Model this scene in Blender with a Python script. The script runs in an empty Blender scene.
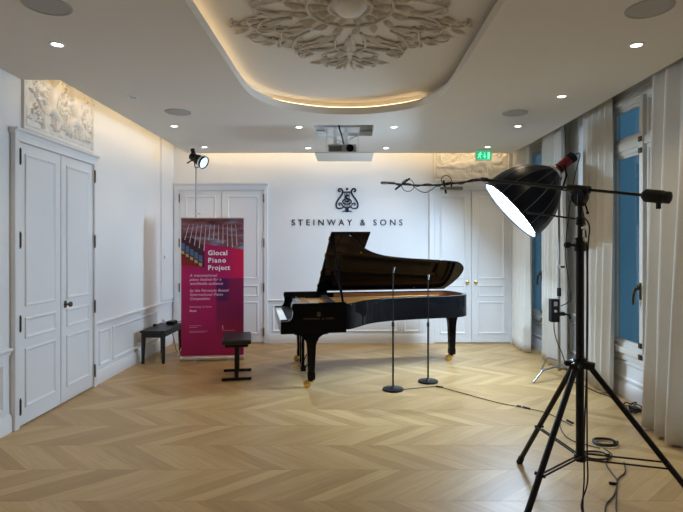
import bpy, bmesh, math, random
import numpy as np
from mathutils import Vector, Matrix
random.seed(7)
SC = bpy.context.scene
COL = SC.collection
PI = math.pi

# ------------------------------------------------------------------ camera, world, exposure
cam_d = bpy.data.cameras.new('camera')
cam_d.lens = 510 * 36 / 683; cam_d.sensor_width = 36
cam_d.shift_x = -8.5 / 683; cam_d.shift_y = -10 / 683
cam_d.clip_start = 0.05; cam_d.clip_end = 200
cam = bpy.data.objects.new('camera', cam_d); COL.objects.link(cam)
cam.location = (0, 0, 1.55); cam.rotation_euler = (PI / 2, 0, 0)
SC.camera = cam

world = bpy.data.worlds.new('dusk_sky'); SC.world = world; world.use_nodes = True
bgn = world.node_tree.nodes['Background']
bgn.inputs[0].default_value = (0.17, 0.42, 0.60, 1); bgn.inputs[1].default_value = 0.36

SC.view_settings.view_transform = 'Standard'; SC.view_settings.look = 'None'
SC.view_settings.gamma = 1.0; SC.view_settings.use_curve_mapping = False
SC.view_settings.exposure = 0.22

SOFTBOX_L = 72.0          # radiance of the softbox diffuser
DOWNLIGHT_W = 15.0        # each recessed ceiling spot
COVE_L = 14.0              # warm cove strip
SPOT_W = 600.0            # stage lamp on the stand

# ------------------------------------------------------------------ materials
MATS = {}
def mat(name, col, rough=0.5, metal=0.0, var=0.06, scale=6.0, bump=0.0, bscale=40.0, emit=None, es=0.0, coat=0.0, spec=0.5, stretch=None):
    m = bpy.data.materials.new(name); m.use_nodes = True
    nt = m.node_tree; N = nt.nodes; L = nt.links
    b = N['Principled BSDF']
    b.inputs['Roughness'].default_value = rough; b.inputs['Metallic'].default_value = metal
    b.inputs['Specular IOR Level'].default_value = spec
    b.inputs['Coat Weight'].default_value = coat; b.inputs['Coat Roughness'].default_value = 0.03
    tc = N.new('ShaderNodeTexCoord'); src = tc.outputs['Object']
    if stretch:
        mp = N.new('ShaderNodeMapping'); mp.inputs['Scale'].default_value = stretch
        L.new(src, mp.inputs['Vector']); src = mp.outputs['Vector']
    no = N.new('ShaderNodeTexNoise'); no.inputs['Scale'].default_value = scale; no.inputs['Detail'].default_value = 4
    L.new(src, no.inputs['Vector'])
    mx = N.new('ShaderNodeMix'); mx.data_type = 'RGBA'
    c = Vector(col[:3])
    mx.inputs['A'].default_value = (*(c * (1 - var)), 1); mx.inputs['B'].default_value = (*[min(1, x * (1 + var)) for x in c], 1)
    L.new(no.outputs['Fac'], mx.inputs['Factor']); L.new(mx.outputs['Result'], b.inputs['Base Color'])
    if bump:
        nb = N.new('ShaderNodeTexNoise'); nb.inputs['Scale'].default_value = bscale; nb.inputs['Detail'].default_value = 3
        L.new(src, nb.inputs['Vector'])
        bp = N.new('ShaderNodeBump'); bp.inputs['Strength'].default_value = bump; bp.inputs['Distance'].default_value = 0.004
        L.new(nb.outputs['Fac'], bp.inputs['Height']); L.new(bp.outputs['Normal'], b.inputs['Normal'])
    if emit:
        b.inputs['Emission Color'].default_value = (*emit, 1); b.inputs['Emission Strength'].default_value = es
    MATS[name] = m
    return m

mat('wall_paint', (0.83, 0.845, 0.86), 0.55, var=0.02, scale=1.5, bump=0.05, bscale=120)
mat('door_paint', (0.82, 0.835, 0.85), 0.38, var=0.015, scale=2)
mat('ceiling_paint', (0.73, 0.69, 0.625), 0.7, var=0.02, scale=1.2)
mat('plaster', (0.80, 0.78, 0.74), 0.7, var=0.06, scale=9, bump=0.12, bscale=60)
mat('rosette_plaster', (0.60, 0.55, 0.475), 0.7, var=0.15, scale=14, bump=0.2, bscale=70)  # darker taupe puts the relief's shading, with some patina, into the colour
mat('piano_black', (0.004, 0.004, 0.005), 0.05, var=0.3, scale=3, spec=0.13)
mat('satin_black', (0.006, 0.006, 0.0065), 0.42, var=0.3, scale=8)
mat('matte_black', (0.005, 0.005, 0.0055), 0.6, var=0.3, scale=20, spec=0.3)
mat('black_metal', (0.005, 0.005, 0.0055), 0.4, var=0.3, scale=20, spec=0.3)
mat('rubber', (0.006, 0.006, 0.006), 0.75, var=0.3, scale=30)
mat('cable_black', (0.010, 0.010, 0.009), 0.55, var=0.3, scale=30)
mat('leather_black', (0.008, 0.008, 0.008), 0.42, var=0.3, scale=30, bump=0.3, bscale=160)
mat('brass', (0.72, 0.47, 0.14), 0.24, metal=1, var=0.12, scale=20)
mat('gold_plate', (0.42, 0.20, 0.045), 0.38, metal=0.6, var=0.15, scale=8)
mat('mahogany', (0.26, 0.085, 0.03), 0.25, var=0.3, scale=5, stretch=(2, 14, 30), coat=0.4)
mat('spruce', (0.34, 0.16, 0.045), 0.4, var=0.2, scale=6, stretch=(2, 30, 2))
mat('steel_string', (0.75, 0.70, 0.60), 0.3, metal=1, var=0.05)
mat('ivory', (0.86, 0.85, 0.82), 0.22, var=0.03)
mat('felt_red', (0.22, 0.015, 0.012), 0.9, var=0.2)
mat('dark_bronze', (0.10, 0.08, 0.05), 0.35, metal=1, var=0.2)
mat('print_bronze', (0.16, 0.12, 0.06), 0.4, metal=0.6, var=0.1)
mat('chrome', (0.75, 0.76, 0.78), 0.18, metal=1, var=0.05)
mat('stand_steel', (0.36, 0.36, 0.36), 0.42, metal=1, var=0.06, scale=30)
mat('aluminium', (0.66, 0.66, 0.66), 0.32, metal=1, var=0.06, scale=30)
mat('white_plastic', (0.8, 0.8, 0.79), 0.4, var=0.02)
mat('grey_plastic', (0.36, 0.35, 0.33), 0.5, var=0.1)
mat('speaker_cloth', (0.42, 0.41, 0.39), 0.8, var=0.08, scale=60, bump=0.3, bscale=300)
mat('ink', (0.008, 0.012, 0.03), 0.5, var=0.1)
mat('curtain_cloth', (0.70, 0.675, 0.615), 0.85, var=0.06, scale=90, bump=0.15, bscale=400)
mat('window_paint', (0.74, 0.73, 0.69), 0.4, var=0.03)
mat('softbox_fabric', (0.003, 0.004, 0.008), 0.36, var=0.3, scale=10, spec=0.15)
mat('rib_grey', (0.05, 0.055, 0.065), 0.4, var=0.2, scale=10)
mat('softbox_silver', (0.75, 0.78, 0.80), 0.4, metal=0.6, var=0.05)
mat('lamp_red', (0.20, 0.012, 0.018), 0.32, metal=0.3, var=0.15, scale=20)
mat('diffuser', (0.9, 0.9, 0.9), 0.6, var=0.01, emit=(0.56, 0.76, 1.0), es=SOFTBOX_L)
mat('lamp_lens', (0.85, 0.9, 0.95), 0.1, var=0.05, emit=(0.50, 0.80, 1.0), es=1.1)
mat('downlight_lens', (0.9, 0.88, 0.82), 0.3, var=0.01, emit=(1.0, 0.95, 0.86), es=9)
mat('dim_lens', (0.5, 0.48, 0.45), 0.3, var=0.03)
mat('led_strip', (0.9, 0.85, 0.7), 0.4, var=0.01, emit=(1.0, 0.74, 0.42), es=COVE_L)
mat('led_strip_dim', (0.9, 0.85, 0.7), 0.4, var=0.01, emit=(1.0, 0.74, 0.42), es=COVE_L * 0.22)
mat('exit_green', (0.0, 0.36, 0.16), 0.4, var=0.06, emit=(0.0, 0.42, 0.17), es=0.75)
mat('exit_mint', (0.35, 0.9, 0.7), 0.4, var=0.03, emit=(0.22, 0.9, 0.58), es=0.8)
mat('print_white', (0.86, 0.80, 0.84), 0.55, var=0.02)
mat('print_pink', (0.80, 0.38, 0.58), 0.55, var=0.03)
mat('print_dark', (0.05, 0.008, 0.02), 0.5, var=0.4, scale=22)
mat('print_blue', (0.07, 0.14, 0.27), 0.5, var=0.5, scale=40)
mat('print_tan', (0.50, 0.30, 0.12), 0.5, var=0.4, scale=30)
mat('print_string', (0.55, 0.50, 0.50), 0.5, var=0.2, scale=20)
mat('floor_slab', (0.24, 0.15, 0.07), 0.8, var=0.1)
mat('outside_stone', (0.10, 0.11, 0.12), 0.9, var=0.2)

def wood_mat(name, island):
    m = bpy.data.materials.new(name); m.use_nodes = True
    nt = m.node_tree; N = nt.nodes; L = nt.links; b = N['Principled BSDF']
    uv = N.new('ShaderNodeUVMap')
    if island:
        g = N.new('ShaderNodeNewGeometry'); rnd = g.outputs['Random Per Island']
    else:
        g = N.new('ShaderNodeObjectInfo'); rnd = g.outputs['Random']
    off = N.new('ShaderNodeVectorMath'); off.operation = 'ADD'
    sc = N.new('ShaderNodeMath'); sc.operation = 'MULTIPLY'; sc.inputs[1].default_value = 37.0
    L.new(rnd, sc.inputs[0]); L.new(uv.outputs[0], off.inputs[0]); L.new(sc.outputs[0], off.inputs[1])
    mp = N.new('ShaderNodeMapping'); mp.inputs['Scale'].default_value = (2.2, 26, 1); L.new(off.outputs[0], mp.inputs['Vector'])
    gr = N.new('ShaderNodeTexNoise'); gr.inputs['Scale'].default_value = 1.6; gr.inputs['Detail'].default_value = 6; gr.inputs['Distortion'].default_value = 0.6
    L.new(mp.outputs[0], gr.inputs['Vector'])
    ramp = N.new('ShaderNodeValToRGB'); e = ramp.color_ramp
    e.elements[0].position = 0.0; e.elements[0].color = (0.43, 0.275, 0.11, 1)
    e.elements[1].position = 1.0; e.elements[1].color = (0.60, 0.42, 0.20, 1)
    k = e.elements.new(0.45); k.color = (0.50, 0.33, 0.14, 1)
    k = e.elements.new(0.8); k.color = (0.55, 0.378, 0.168, 1)
    L.new(rnd, ramp.inputs['Fac'])
    mx = N.new('ShaderNodeMix'); mx.data_type = 'RGBA'; mx.blend_type = 'MULTIPLY'; mx.inputs['Factor'].default_value = 1
    gramp = N.new('ShaderNodeValToRGB'); gramp.color_ramp.elements[0].position = 0.3; gramp.color_ramp.elements[0].color = (0.88, 0.86, 0.83, 1)
    gramp.color_ramp.elements[1].position = 0.65; gramp.color_ramp.elements[1].color = (1.06, 1.05, 1.03, 1)
    L.new(gr.outputs['Fac'], gramp.inputs['Fac']); L.new(ramp.outputs[0], mx.inputs['A']); L.new(gramp.outputs[0], mx.inputs['B'])
    L.new(mx.outputs['Result'], b.inputs['Base Color'])
    rr = N.new('ShaderNodeMapRange'); rr.inputs['To Min'].default_value = 0.30; rr.inputs['To Max'].default_value = 0.44
    L.new(gr.outputs['Fac'], rr.inputs['Value']); L.new(rr.outputs[0], b.inputs['Roughness'])
    bp = N.new('ShaderNodeBump'); bp.inputs['Strength'].default_value = 0.05; bp.inputs['Distance'].default_value = 0.002
    L.new(gr.outputs['Fac'], bp.inputs['Height']); L.new(bp.outputs['Normal'], b.inputs['Normal'])
    MATS[name] = m
wood_mat('oak_plank', False); wood_mat('oak_field', True)

def glass_mat():
    m = bpy.data.materials.new('window_glass'); m.use_nodes = True
    nt = m.node_tree; N = nt.nodes; L = nt.links; N.remove(N['Principled BSDF'])
    tr = N.new('ShaderNodeBsdfTransparent'); gl = N.new('ShaderNodeBsdfGlossy'); gl.inputs['Roughness'].default_value = 0.02
    no = N.new('ShaderNodeTexNoise'); no.inputs['Scale'].default_value = 1.3
    tc = N.new('ShaderNodeTexCoord'); L.new(tc.outputs['Object'], no.inputs['Vector'])
    rp = N.new('ShaderNodeValToRGB'); rp.color_ramp.elements[0].color = (0.62, 0.70, 0.76, 1); rp.color_ramp.elements[1].color = (0.8, 0.85, 0.9, 1)
    L.new(no.outputs['Fac'], rp.inputs[0]); L.new(rp.outputs[0], tr.inputs[0])
    lw = N.new('ShaderNodeLayerWeight'); lw.inputs['Blend'].default_value = 0.5
    pw = N.new('ShaderNodeMath'); pw.operation = 'POWER'; pw.inputs[1].default_value = 5; L.new(lw.outputs['Facing'], pw.inputs[0])
    fr = N.new('ShaderNodeMath'); fr.operation = 'MULTIPLY_ADD'; fr.inputs[1].default_value = 0.9; fr.inputs[2].default_value = 0.04; L.new(pw.outputs[0], fr.inputs[0])
    mx = N.new('ShaderNodeMixShader'); L.new(fr.outputs[0], mx.inputs[0]); L.new(tr.outputs[0], mx.inputs[1]); L.new(gl.outputs[0], mx.inputs[2])
    L.new(mx.outputs[0], N['Material Output'].inputs[0]); MATS['window_glass'] = m
glass_mat()

def banner_mat():
    m = bpy.data.materials.new('banner_print'); m.use_nodes = True
    nt = m.node_tree; N = nt.nodes; L = nt.links; b = N['Principled BSDF']; b.inputs['Roughness'].default_value = 0.38
    uv = N.new('ShaderNodeUVMap'); sp = N.new('ShaderNodeSeparateXYZ'); L.new(uv.outputs[0], sp.inputs[0])
    def step(out, lo, hi):
        r = N.new('ShaderNodeMapRange'); r.inputs['From Min'].default_value = lo; r.inputs['From Max'].default_value = hi
        L.new(out, r.inputs['Value']); return r.outputs[0]
    def mul(x, y):
        k = N.new('ShaderNodeMath'); k.operation = 'MULTIPLY'; L.new(x, k.inputs[0]); L.new(y, k.inputs[1]); return k.outputs[0]
    def mix(f, A, B):
        k = N.new('ShaderNodeMix'); k.data_type = 'RGBA'; L.new(f, k.inputs['Factor'])
        if isinstance(A, tuple): k.inputs['A'].default_value = (*A, 1)
        else: L.new(A, k.inputs['A'])
        if isinstance(B, tuple): k.inputs['B'].default_value = (*B, 1)
        else: L.new(B, k.inputs['B'])
        return k.outputs['Result']
    U, V = sp.outputs[0], sp.outputs[1]
    no = N.new('ShaderNodeTexNoise'); no.inputs['Scale'].default_value = 2.4; L.new(uv.outputs[0], no.inputs['Vector'])
    base = mix(no.outputs['Fac'], (0.30, 0.003, 0.085), (0.52, 0.006, 0.11))
    red = mul(step(U, 0.72, 0.95), step(V, 0.52, 0.60)); base = mix(red, base, (0.58, 0.006, 0.06))
    pur = mul(mul(step(U, 0.55, 0.565), step(U, 0.80, 0.70)), mul(step(V, 0.395, 0.41), step(V, 0.57, 0.565)))
    base = mix(pur, base, (0.085, 0.006, 0.13))
    dk = mul(mul(step(U, 0.55, 0.57), step(V, 0.57, 0.565)), step(V, 0.12, 0.30))
    dn = N.new('ShaderNodeMath'); dn.operation = 'MULTIPLY'; dn.inputs[1].default_value = 0.55; L.new(dk, dn.inputs[0])
    base = mix(dn.outputs[0], base, (0.07, 0.006, 0.045))
    L.new(base, b.inputs['Base Color']); MATS['banner_print'] = m
    # the photograph printed at the head of the banner
    m = bpy.data.materials.new('banner_photo'); m.use_nodes = True
    nt = m.node_tree; N = nt.nodes; L = nt.links; b = N['Principled BSDF']; b.inputs['Roughness'].default_value = 0.38
    tc = N.new('ShaderNodeTexCoord')
    mp = N.new('ShaderNodeMapping'); mp.inputs['Rotation'].default_value = (0, 0.35, 0); mp.inputs['Scale'].default_value = (3, 3, 12); L.new(tc.outputs['Object'], mp.inputs['Vector'])
    n1 = N.new('ShaderNodeTexNoise'); n1.inputs['Scale'].default_value = 1.1; n1.inputs['Detail'].default_value = 4; L.new(mp.outputs[0], n1.inputs['Vector'])
    rp = N.new('ShaderNodeValToRGB'); e = rp.color_ramp
    e.elements[0].position = 0.32; e.elements[0].color = (0.035, 0.008, 0.012, 1)
    e.elements[1].position = 0.72; e.elements[1].color = (0.34, 0.31, 0.40, 1)
    k = e.elements.new(0.5); k.color = (0.20, 0.06, 0.07, 1); k = e.elements.new(0.6); k.color = (0.18, 0.18, 0.27, 1)
    L.new(n1.outputs['Fac'], rp.inputs[0]); L.new(rp.outputs[0], b.inputs['Base Color']); MATS['banner_photo'] = m
banner_mat()

# ------------------------------------------------------------------ mesh helpers
class MB:
    def __init__(s): s.v = []; s.f = []; s.mi = []
    def add(s, vs, fs, mi=0):
        o = len(s.v); s.v += [tuple(p) for p in vs]; s.f += [tuple(i + o for i in f) for f in fs]; s.mi += [mi] * len(fs); return s
    def box(s, x0, x1, y0, y1, z0, z1):
        return s.add([(x0, y0, z0), (x1, y0, z0), (x1, y1, z0), (x0, y1, z0), (x0, y0, z1), (x1, y0, z1), (x1, y1, z1), (x0, y1, z1)],
                     [(0, 3, 2, 1), (4, 5, 6, 7), (0, 1, 5, 4), (1, 2, 6, 5), (2, 3, 7, 6), (3, 0, 4, 7)])
    def mbox(s, M, p0, p1, q0, q1, h0, h1):       # a box in wall coordinates
        a = [M(p, q, h) for h in (h0, h1) for (p, q) in ((p0, q0), (p1, q0), (p1, q1), (p0, q1))]
        return s.add(a, [(0, 3, 2, 1), (4, 5, 6, 7), (0, 1, 5, 4), (1, 2, 6, 5), (2, 3, 7, 6), (3, 0, 4, 7)])
    def mring(s, M, p0, p1, q0, q1, prof):        # mitred moulding ring, prof = [(inset, height)...]
        vs = []; n = len(prof)
        for (i, h) in prof:
            vs += [M(p0 + i, q0 + i, h), M(p1 - i, q0 + i, h), M(p1 - i, q1 - i, h), M(p0 + i, q1 - i, h)]
        fs = []
        for k in range(n - 1):
            for c in range(4): fs.append((4 * k + c, 4 * k + (c + 1) % 4, 4 * k + 4 + (c + 1) % 4, 4 * k + 4 + c))
        return s.add(vs, fs)
    def prism(s, poly, fn, h0, h1):               # poly of 2d points, fn(a,b,h)->xyz
        n = len(poly)
        vs = [fn(a, b, h0) for a, b in poly] + [fn(a, b, h1) for a, b in poly]
        return s.add(vs, [tuple(range(n))[::-1], tuple(range(n, 2 * n))] + [(i, (i + 1) % n, n + (i + 1) % n, n + i) for i in range(n)])
    def tube(s, pts, r, n=8, closed=False, flat=1.0):
        pts = [Vector(p) for p in pts]; m = len(pts)
        rs = r if isinstance(r, (list, tuple)) else [r] * m
        T = []
        for i in range(m):
            a = pts[(i - 1) % m] if (closed or i > 0) else pts[i]; b = pts[(i + 1) % m] if (closed or i < m - 1) else pts[i]
            t = (b - a); T.append(t.normalized() if t.length > 1e-9 else Vector((0, 0, 1)))
        up = Vector((0, 0, 1)) if abs(T[0].z) < 0.9 else Vector((1, 0, 0))
        nrm = (up - T[0] * up.dot(T[0])).normalized(); vs = []
        for i in range(m):
            nrm = nrm - T[i] * nrm.dot(T[i]); nrm = nrm.normalized() if nrm.length > 1e-6 else T[i].orthogonal().normalized()
            bi = T[i].cross(nrm)
            for k in range(n):
                a = 2 * PI * k / n; vs.append(pts[i] + nrm * (math.cos(a) * rs[i] * flat) + bi * (math.sin(a) * rs[i]))
        fs = []
        for i in range(m if closed else m - 1):
            j = (i + 1) % m
            for k in range(n): fs.append((i * n + k, i * n + (k + 1) % n, j * n + (k + 1) % n, j * n + k))
        if not closed: fs += [tuple(range(n))[::-1], tuple((m - 1) * n + k for k in range(n))]
        return s.add(vs, fs)
    def cyl(s, p0, p1, r0, r1=None, n=20):
        r1 = r0 if r1 is None else r1
        return s.tube([p0, p1], [r0, r1], n)
    def lathe(s, prof, base=(0, 0, 0), axis=(0, 0, 1), n=28, cap=True):   # prof [(r, h)]
        ax = Vector(axis).normalized(); x = ax.orthogonal().normalized(); y = ax.cross(x); b = Vector(base); vs = []
        for r, h in prof:
            for k in range(n):
                a = 2 * PI * k / n; vs.append(b + ax * h + x * (r * math.cos(a)) + y * (r * math.sin(a)))
        fs = [(i * n + k, i * n + (k + 1) % n, (i + 1) * n + (k + 1) % n, (i + 1) * n + k) for i in range(len(prof) - 1) for k in range(n)]
        if cap: fs += [tuple(range(n))[::-1], tuple((len(prof) - 1) * n + k for k in range(n))]
        return s.add(vs, fs)
    def ball(s, c, r, n=12, sx=1, sy=1, sz=1):
        vs = []; c = Vector(c); m = n // 2
        for i in range(1, m):
            t = PI * i / m
            for k in range(n):
                a = 2 * PI * k / n; vs.append((c.x + sx * r * math.sin(t) * math.cos(a), c.y + sy * r * math.sin(t) * math.sin(a), c.z + sz * r * math.cos(t)))
        vs += [(c.x, c.y, c.z + sz * r), (c.x, c.y, c.z - sz * r)]; T = len(vs) - 2
        fs = [(i * n + k, i * n + (k + 1) % n, (i + 1) * n + (k + 1) % n, (i + 1) * n + k) for i in range(m - 2) for k in range(n)]
        fs += [(T, (k + 1) % n, k) for k in range(n)] + [(T + 1, (m - 2) * n + k, (m - 2) * n + (k + 1) % n) for k in range(n)]
        return s.add(vs, fs)
    def build(s, name, material, parent=None, smooth=False, bevel=0.0, origin=None, loc=None, fix=True, seg=2):
        me = bpy.data.meshes.new(name)
        org = Vector(origin) if origin is not None else None
        vs = s.v if org is None else [tuple(Vector(p) - org) for p in s.v]
        me.from_pydata(vs, [], s.f)
        mats = material if isinstance(material, (list, tuple)) else [material]
        for k in mats: me.materials.append(MATS[k] if isinstance(k, str) else k)
        if len(mats) > 1:
            for p, i in zip(me.polygons, s.mi): p.material_index = i
        if fix:
            bm = bmesh.new(); bm.from_mesh(me); bmesh.ops.recalc_face_normals(bm, faces=bm.faces); bm.to_mesh(me); bm.free()
        if smooth:
            for p in me.polygons: p.use_smooth = True
        o = bpy.data.objects.new(name, me); COL.objects.link(o)
        if org is not None and parent is None: o.location = org
        if loc is not None: o.location = loc
        if parent is not None: o.parent = parent
        if bevel:
            b = o.modifiers.new('bevel', 'BEVEL'); b.width = bevel; b.segments = seg; b.limit_method = 'ANGLE'; b.angle_limit = 0.6
        if smooth and smooth != 'full':
            try: me.set_sharp_from_angle(angle=0.7)
            except Exception: pass
        return o

def tag(o, label, cat=None, group=None, kind=None):
    o['label'] = label
    if cat: o['category'] = cat
    if group: o['group'] = group
    if kind: o['kind'] = kind
    return o
def thing(name, label, cat, loc=(0, 0, 0), rotz=0, group=None, kind=None):
    o = bpy.data.objects.new(name, None); COL.objects.link(o); o.location = loc; o.rotation_euler = (0, 0, rotz)
    o.empty_display_size = 0.1
    return tag(o, label, cat, group, kind)
def copy_tree(o, parent=None):
    c = o.copy(); COL.objects.link(c)
    if parent is not None: c.parent = parent
    for ch in [x for x in bpy.data.objects if x.parent == o]: copy_tree(ch, c)
    return c
def catmull(P, k=8, closed=False):
    P = [Vector(p) for p in P]; out = []; n = len(P)
    for i in range(n if closed else n - 1):
        if closed: a, b, c, d = P[(i - 1) % n], P[i], P[(i + 1) % n], P[(i + 2) % n]
        else: a, b, c, d = P[max(i - 1, 0)], P[i], P[i + 1], P[min(i + 2, n - 1)]
        for j in range(k):
            t = j / k
            out.append(0.5 * ((2 * b) + (c - a) * t + (2 * a - 5 * b + 4 * c - d) * t * t + (3 * b - a - 3 * c + d) * t ** 3))
    if not closed: out.append(P[-1])
    return out
def V2(pts): return [(p[0], p[1], 0) for p in pts]
def c2(pts, k=8, closed=False): return [(p.x, p.y) for p in catmull(V2(pts), k, closed)]
def offset_loop(pts, d):       # outward offset of a ccw closed 2d loop
    n = len(pts); out = []
    for i in range(n):
        a = Vector(pts[(i - 1) % n]); b = Vector(pts[i]); c = Vector(pts[(i + 1) % n])
        t = (c - a).normalized(); out.append((b.x + t.y * d, b.y - t.x * d))
    return out
def fill2d(loops, z0, z1, name, material, parent=None):   # flat plate with holes
    cu = bpy.data.curves.new(name, 'CURVE'); cu.dimensions = '2D'; cu.fill_mode = 'BOTH'; cu.extrude = (z1 - z0) / 2
    for lp in loops:
        sp = cu.splines.new('POLY'); sp.points.add(len(lp) - 1); sp.use_cyclic_u = True
        for p, q in zip(sp.points, lp): p.co = (q[0], q[1], 0, 1)
    t = bpy.data.objects.new('tmp', cu); COL.objects.link(t); bpy.context.view_layer.update()
    me = bpy.data.meshes.new_from_object(t.evaluated_get(bpy.context.evaluated_depsgraph_get()))
    bpy.data.objects.remove(t); bpy.data.curves.remove(cu)
    me.name = name; me.transform(Matrix.Translation((0, 0, (z0 + z1) / 2))); me.materials.clear(); me.materials.append(MATS[material])
    o = bpy.data.objects.new(name, me); COL.objects.link(o)
    if parent is not None: o.parent = parent
    return o
def text(body, cap, material, parent, M4, name='lettering', width=None, depth=0.002, bold=0.0, shear=0.0, align='LEFT', spacing=1.0):
    """M4: matrix placing text plane; cap: capital height; width: fit by letter spacing"""
    def make(spc):
        cu = bpy.data.curves.new(name, 'FONT'); cu.body = body; cu.size = cap / 0.73; cu.extrude = depth / 2; cu.offset = bold
        cu.shear = shear; cu.align_x = align; cu.space_character = spc; cu.resolution_u = 3
        t = bpy.data.objects.new('tmp', cu); COL.objects.link(t); bpy.context.view_layer.update()
        me = bpy.data.meshes.new_from_object(t.evaluated_get(bpy.context.evaluated_depsgraph_get()))
        bpy.data.objects.remove(t); bpy.data.curves.remove(cu); return me
    me = make(spacing)
    if width:
        w = lambda m: max(v.co.x for v in m.vertices) - min(v.co.x for v in m.vertices)
        w1 = w(me); m2 = make(spacing + 0.5); w2 = w(m2); me = make(spacing + 0.5 * (width - w1) / (w2 - w1))
    me.name = name; me.transform(M4); me.materials.clear(); me.materials.append(MATS[material])
    o = bpy.data.objects.new(name, me); COL.objects.link(o); o.parent = parent
    return o

# ------------------------------------------------------------------ room dimensions
XL, XR, YB, YF = -2.84, 2.83, 8.15, -2.6
ZS, ZL, ZU = 2.99, 3.065, 3.36           # soffit underside, soffit top, upper ceiling
ML = lambda p, q, h: (XL + h, p, q)      # left wall:  p = Y, q = Z, h = out of the wall
MBK = lambda p, q, h: (p, YB - h, q)     # back wall:  p = X
MR = lambda p, q, h: (XR - h, p, q)      # right wall: p = Y

# ---- floor
fl = MB().box(XL - 0.15, XR + 0.15, YF - 0.15, YB + 0.15, -0.12, -0.013).build('floor', 'floor_slab')
tag(fl, 'pale oak chevron parquet floor across the whole room', 'floor', kind='structure')
SW, DX, PW, GAP = 0.434, 0.50, 0.150, 0.0007
def clip_poly(P, f):
    out = []
    for i in range(len(P)):
        a, b = P[i], P[(i + 1) % len(P)]; fa, fb = f(a), f(b)
        if fa >= 0: out.append(a)
        if fa * fb < 0:
            t = fa / (fa - fb); out.append((a[0] + (b[0] - a[0]) * t, a[1] + (b[1] - a[1]) * t))
    return out
planks = []
k0 = int(math.floor((YF - 3.10) / SW)); k1 = int(math.ceil((YB - 3.10) / SW))
for k in range(k0, k1):
    ya, yb = 3.10 + k * SW, 3.10 + (k + 1) * SW
    dirn = 1 if k % 2 == 0 else -1
    xs = XL - 0.6
    i = 0
    while xs < XR + 0.6:
        x0 = xs + i * PW
        if x0 > XR + 0.6: break
        P = [(x0, ya), (x0 + PW, ya), (x0 + PW + dirn * DX, yb), (x0 + dirn * DX, yb)]
        if dirn < 0: P = [(x0 + DX * 0, ya), (x0 + PW, ya), (x0 + PW - DX, yb), (x0 - DX, yb)]
        Q = clip_poly(P, lambda q: q[0] - XL); Q = clip_poly(Q, lambda q: XR - q[0]) if Q else Q
        Q = clip_poly(Q, lambda q: q[1] - YF) if Q else Q; Q = clip_poly(Q, lambda q: YB - q[1]) if Q else Q
        i += 1
        if len(Q) < 3: continue
        planks.append((P, Q, dirn, ya, x0))
def plank_geo(Q, dirn):
    n = len(Q); c = (sum(p[0] for p in Q) / n, sum(p[1] for p in Q) / n)
    def sh(p, d):
        L = math.hypot(p[0] - c[0], p[1] - c[1]); s = max(0, 1 - d / max(L, 1e-4)); return (c[0] + (p[0] - c[0]) * s, c[1] + (p[1] - c[1]) * s)
    lo = [sh(p, GAP) for p in Q]; hi = [sh(p, GAP + 0.0012) for p in Q]
    vs = [(p[0], p[1], -0.013) for p in lo] + [(p[0], p[1], -0.0008) for p in lo] + [(p[0], p[1], 0.0) for p in hi]
    fs = [(i, (i + 1) % n, n + (i + 1) % n, n + i) for i in range(n)] + [(n + i, n + (i + 1) % n, 2 * n + (i + 1) % n, 2 * n + i) for i in range(n)] + [tuple(range(2 * n, 3 * n))]
    d = Vector((dirn * DX, SW)).normalized(); e = Vector((-d.y, d.x))
    uv = [(p[0] * d.x + p[1] * d.y, p[0] * e.x + p[1] * e.y) for p in [(v[0], v[1]) for v in vs]]
    return vs, fs, uv
def plank_mesh(name, vs, fs, uv, m):
    me = bpy.data.meshes.new(name); me.from_pydata(vs, [], fs); ul = me.uv_layers.new(name='UVMap')
    for lp in me.loops: ul.data[lp.index].uv = uv[lp.vertex_index]
    me.materials.append(MATS[m]); return me
def in_view(Q):
    n = len(Q); x = sum(p[0] for p in Q) / n; y = sum(p[1] for p in Q) / n
    if y < 2.8: return 0
    px = 350 + 510 * x / y; py = 246 + 790.5 / y
    if -15 < px < 698 and py < 522: return y
    return 0
vis = sorted([(in_view(p[1]), i) for i, p in enumerate(planks) if in_view(p[1])])
single = set(i for _, i in vis[:300]); cache = {}
AV, AF, AU = [], [], []
for i, (P, Q, dirn, ya, x0) in enumerate(planks):
    if i in single:
        whole = len(Q) == 4 and all(abs(a[0] - b[0]) + abs(a[1] - b[1]) < 1e-6 for a, b in zip(P, Q))
        if whole:
            if dirn not in cache: cache[dirn] = plank_mesh('plank', *plank_geo([(a - x0, b - ya) for a, b in P], dirn), 'oak_plank')
            o = bpy.data.objects.new('plank', cache[dirn]); o.location = (x0, ya, 0)
        else:
            o = bpy.data.objects.new('plank', plank_mesh('plank', *plank_geo(Q, dirn), 'oak_plank'))
        COL.objects.link(o); o.parent = fl
    else:
        vs, fs, uv = plank_geo(Q, dirn); off = len(AV); AV += vs; AU += uv; AF += [tuple(j + off for j in f) for f in fs]
o = bpy.data.objects.new('plank_field', plank_mesh('plank_field', AV, AF, AU, 'oak_field')); COL.objects.link(o); o.parent = fl; o['kind'] = 'stuff'

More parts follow.
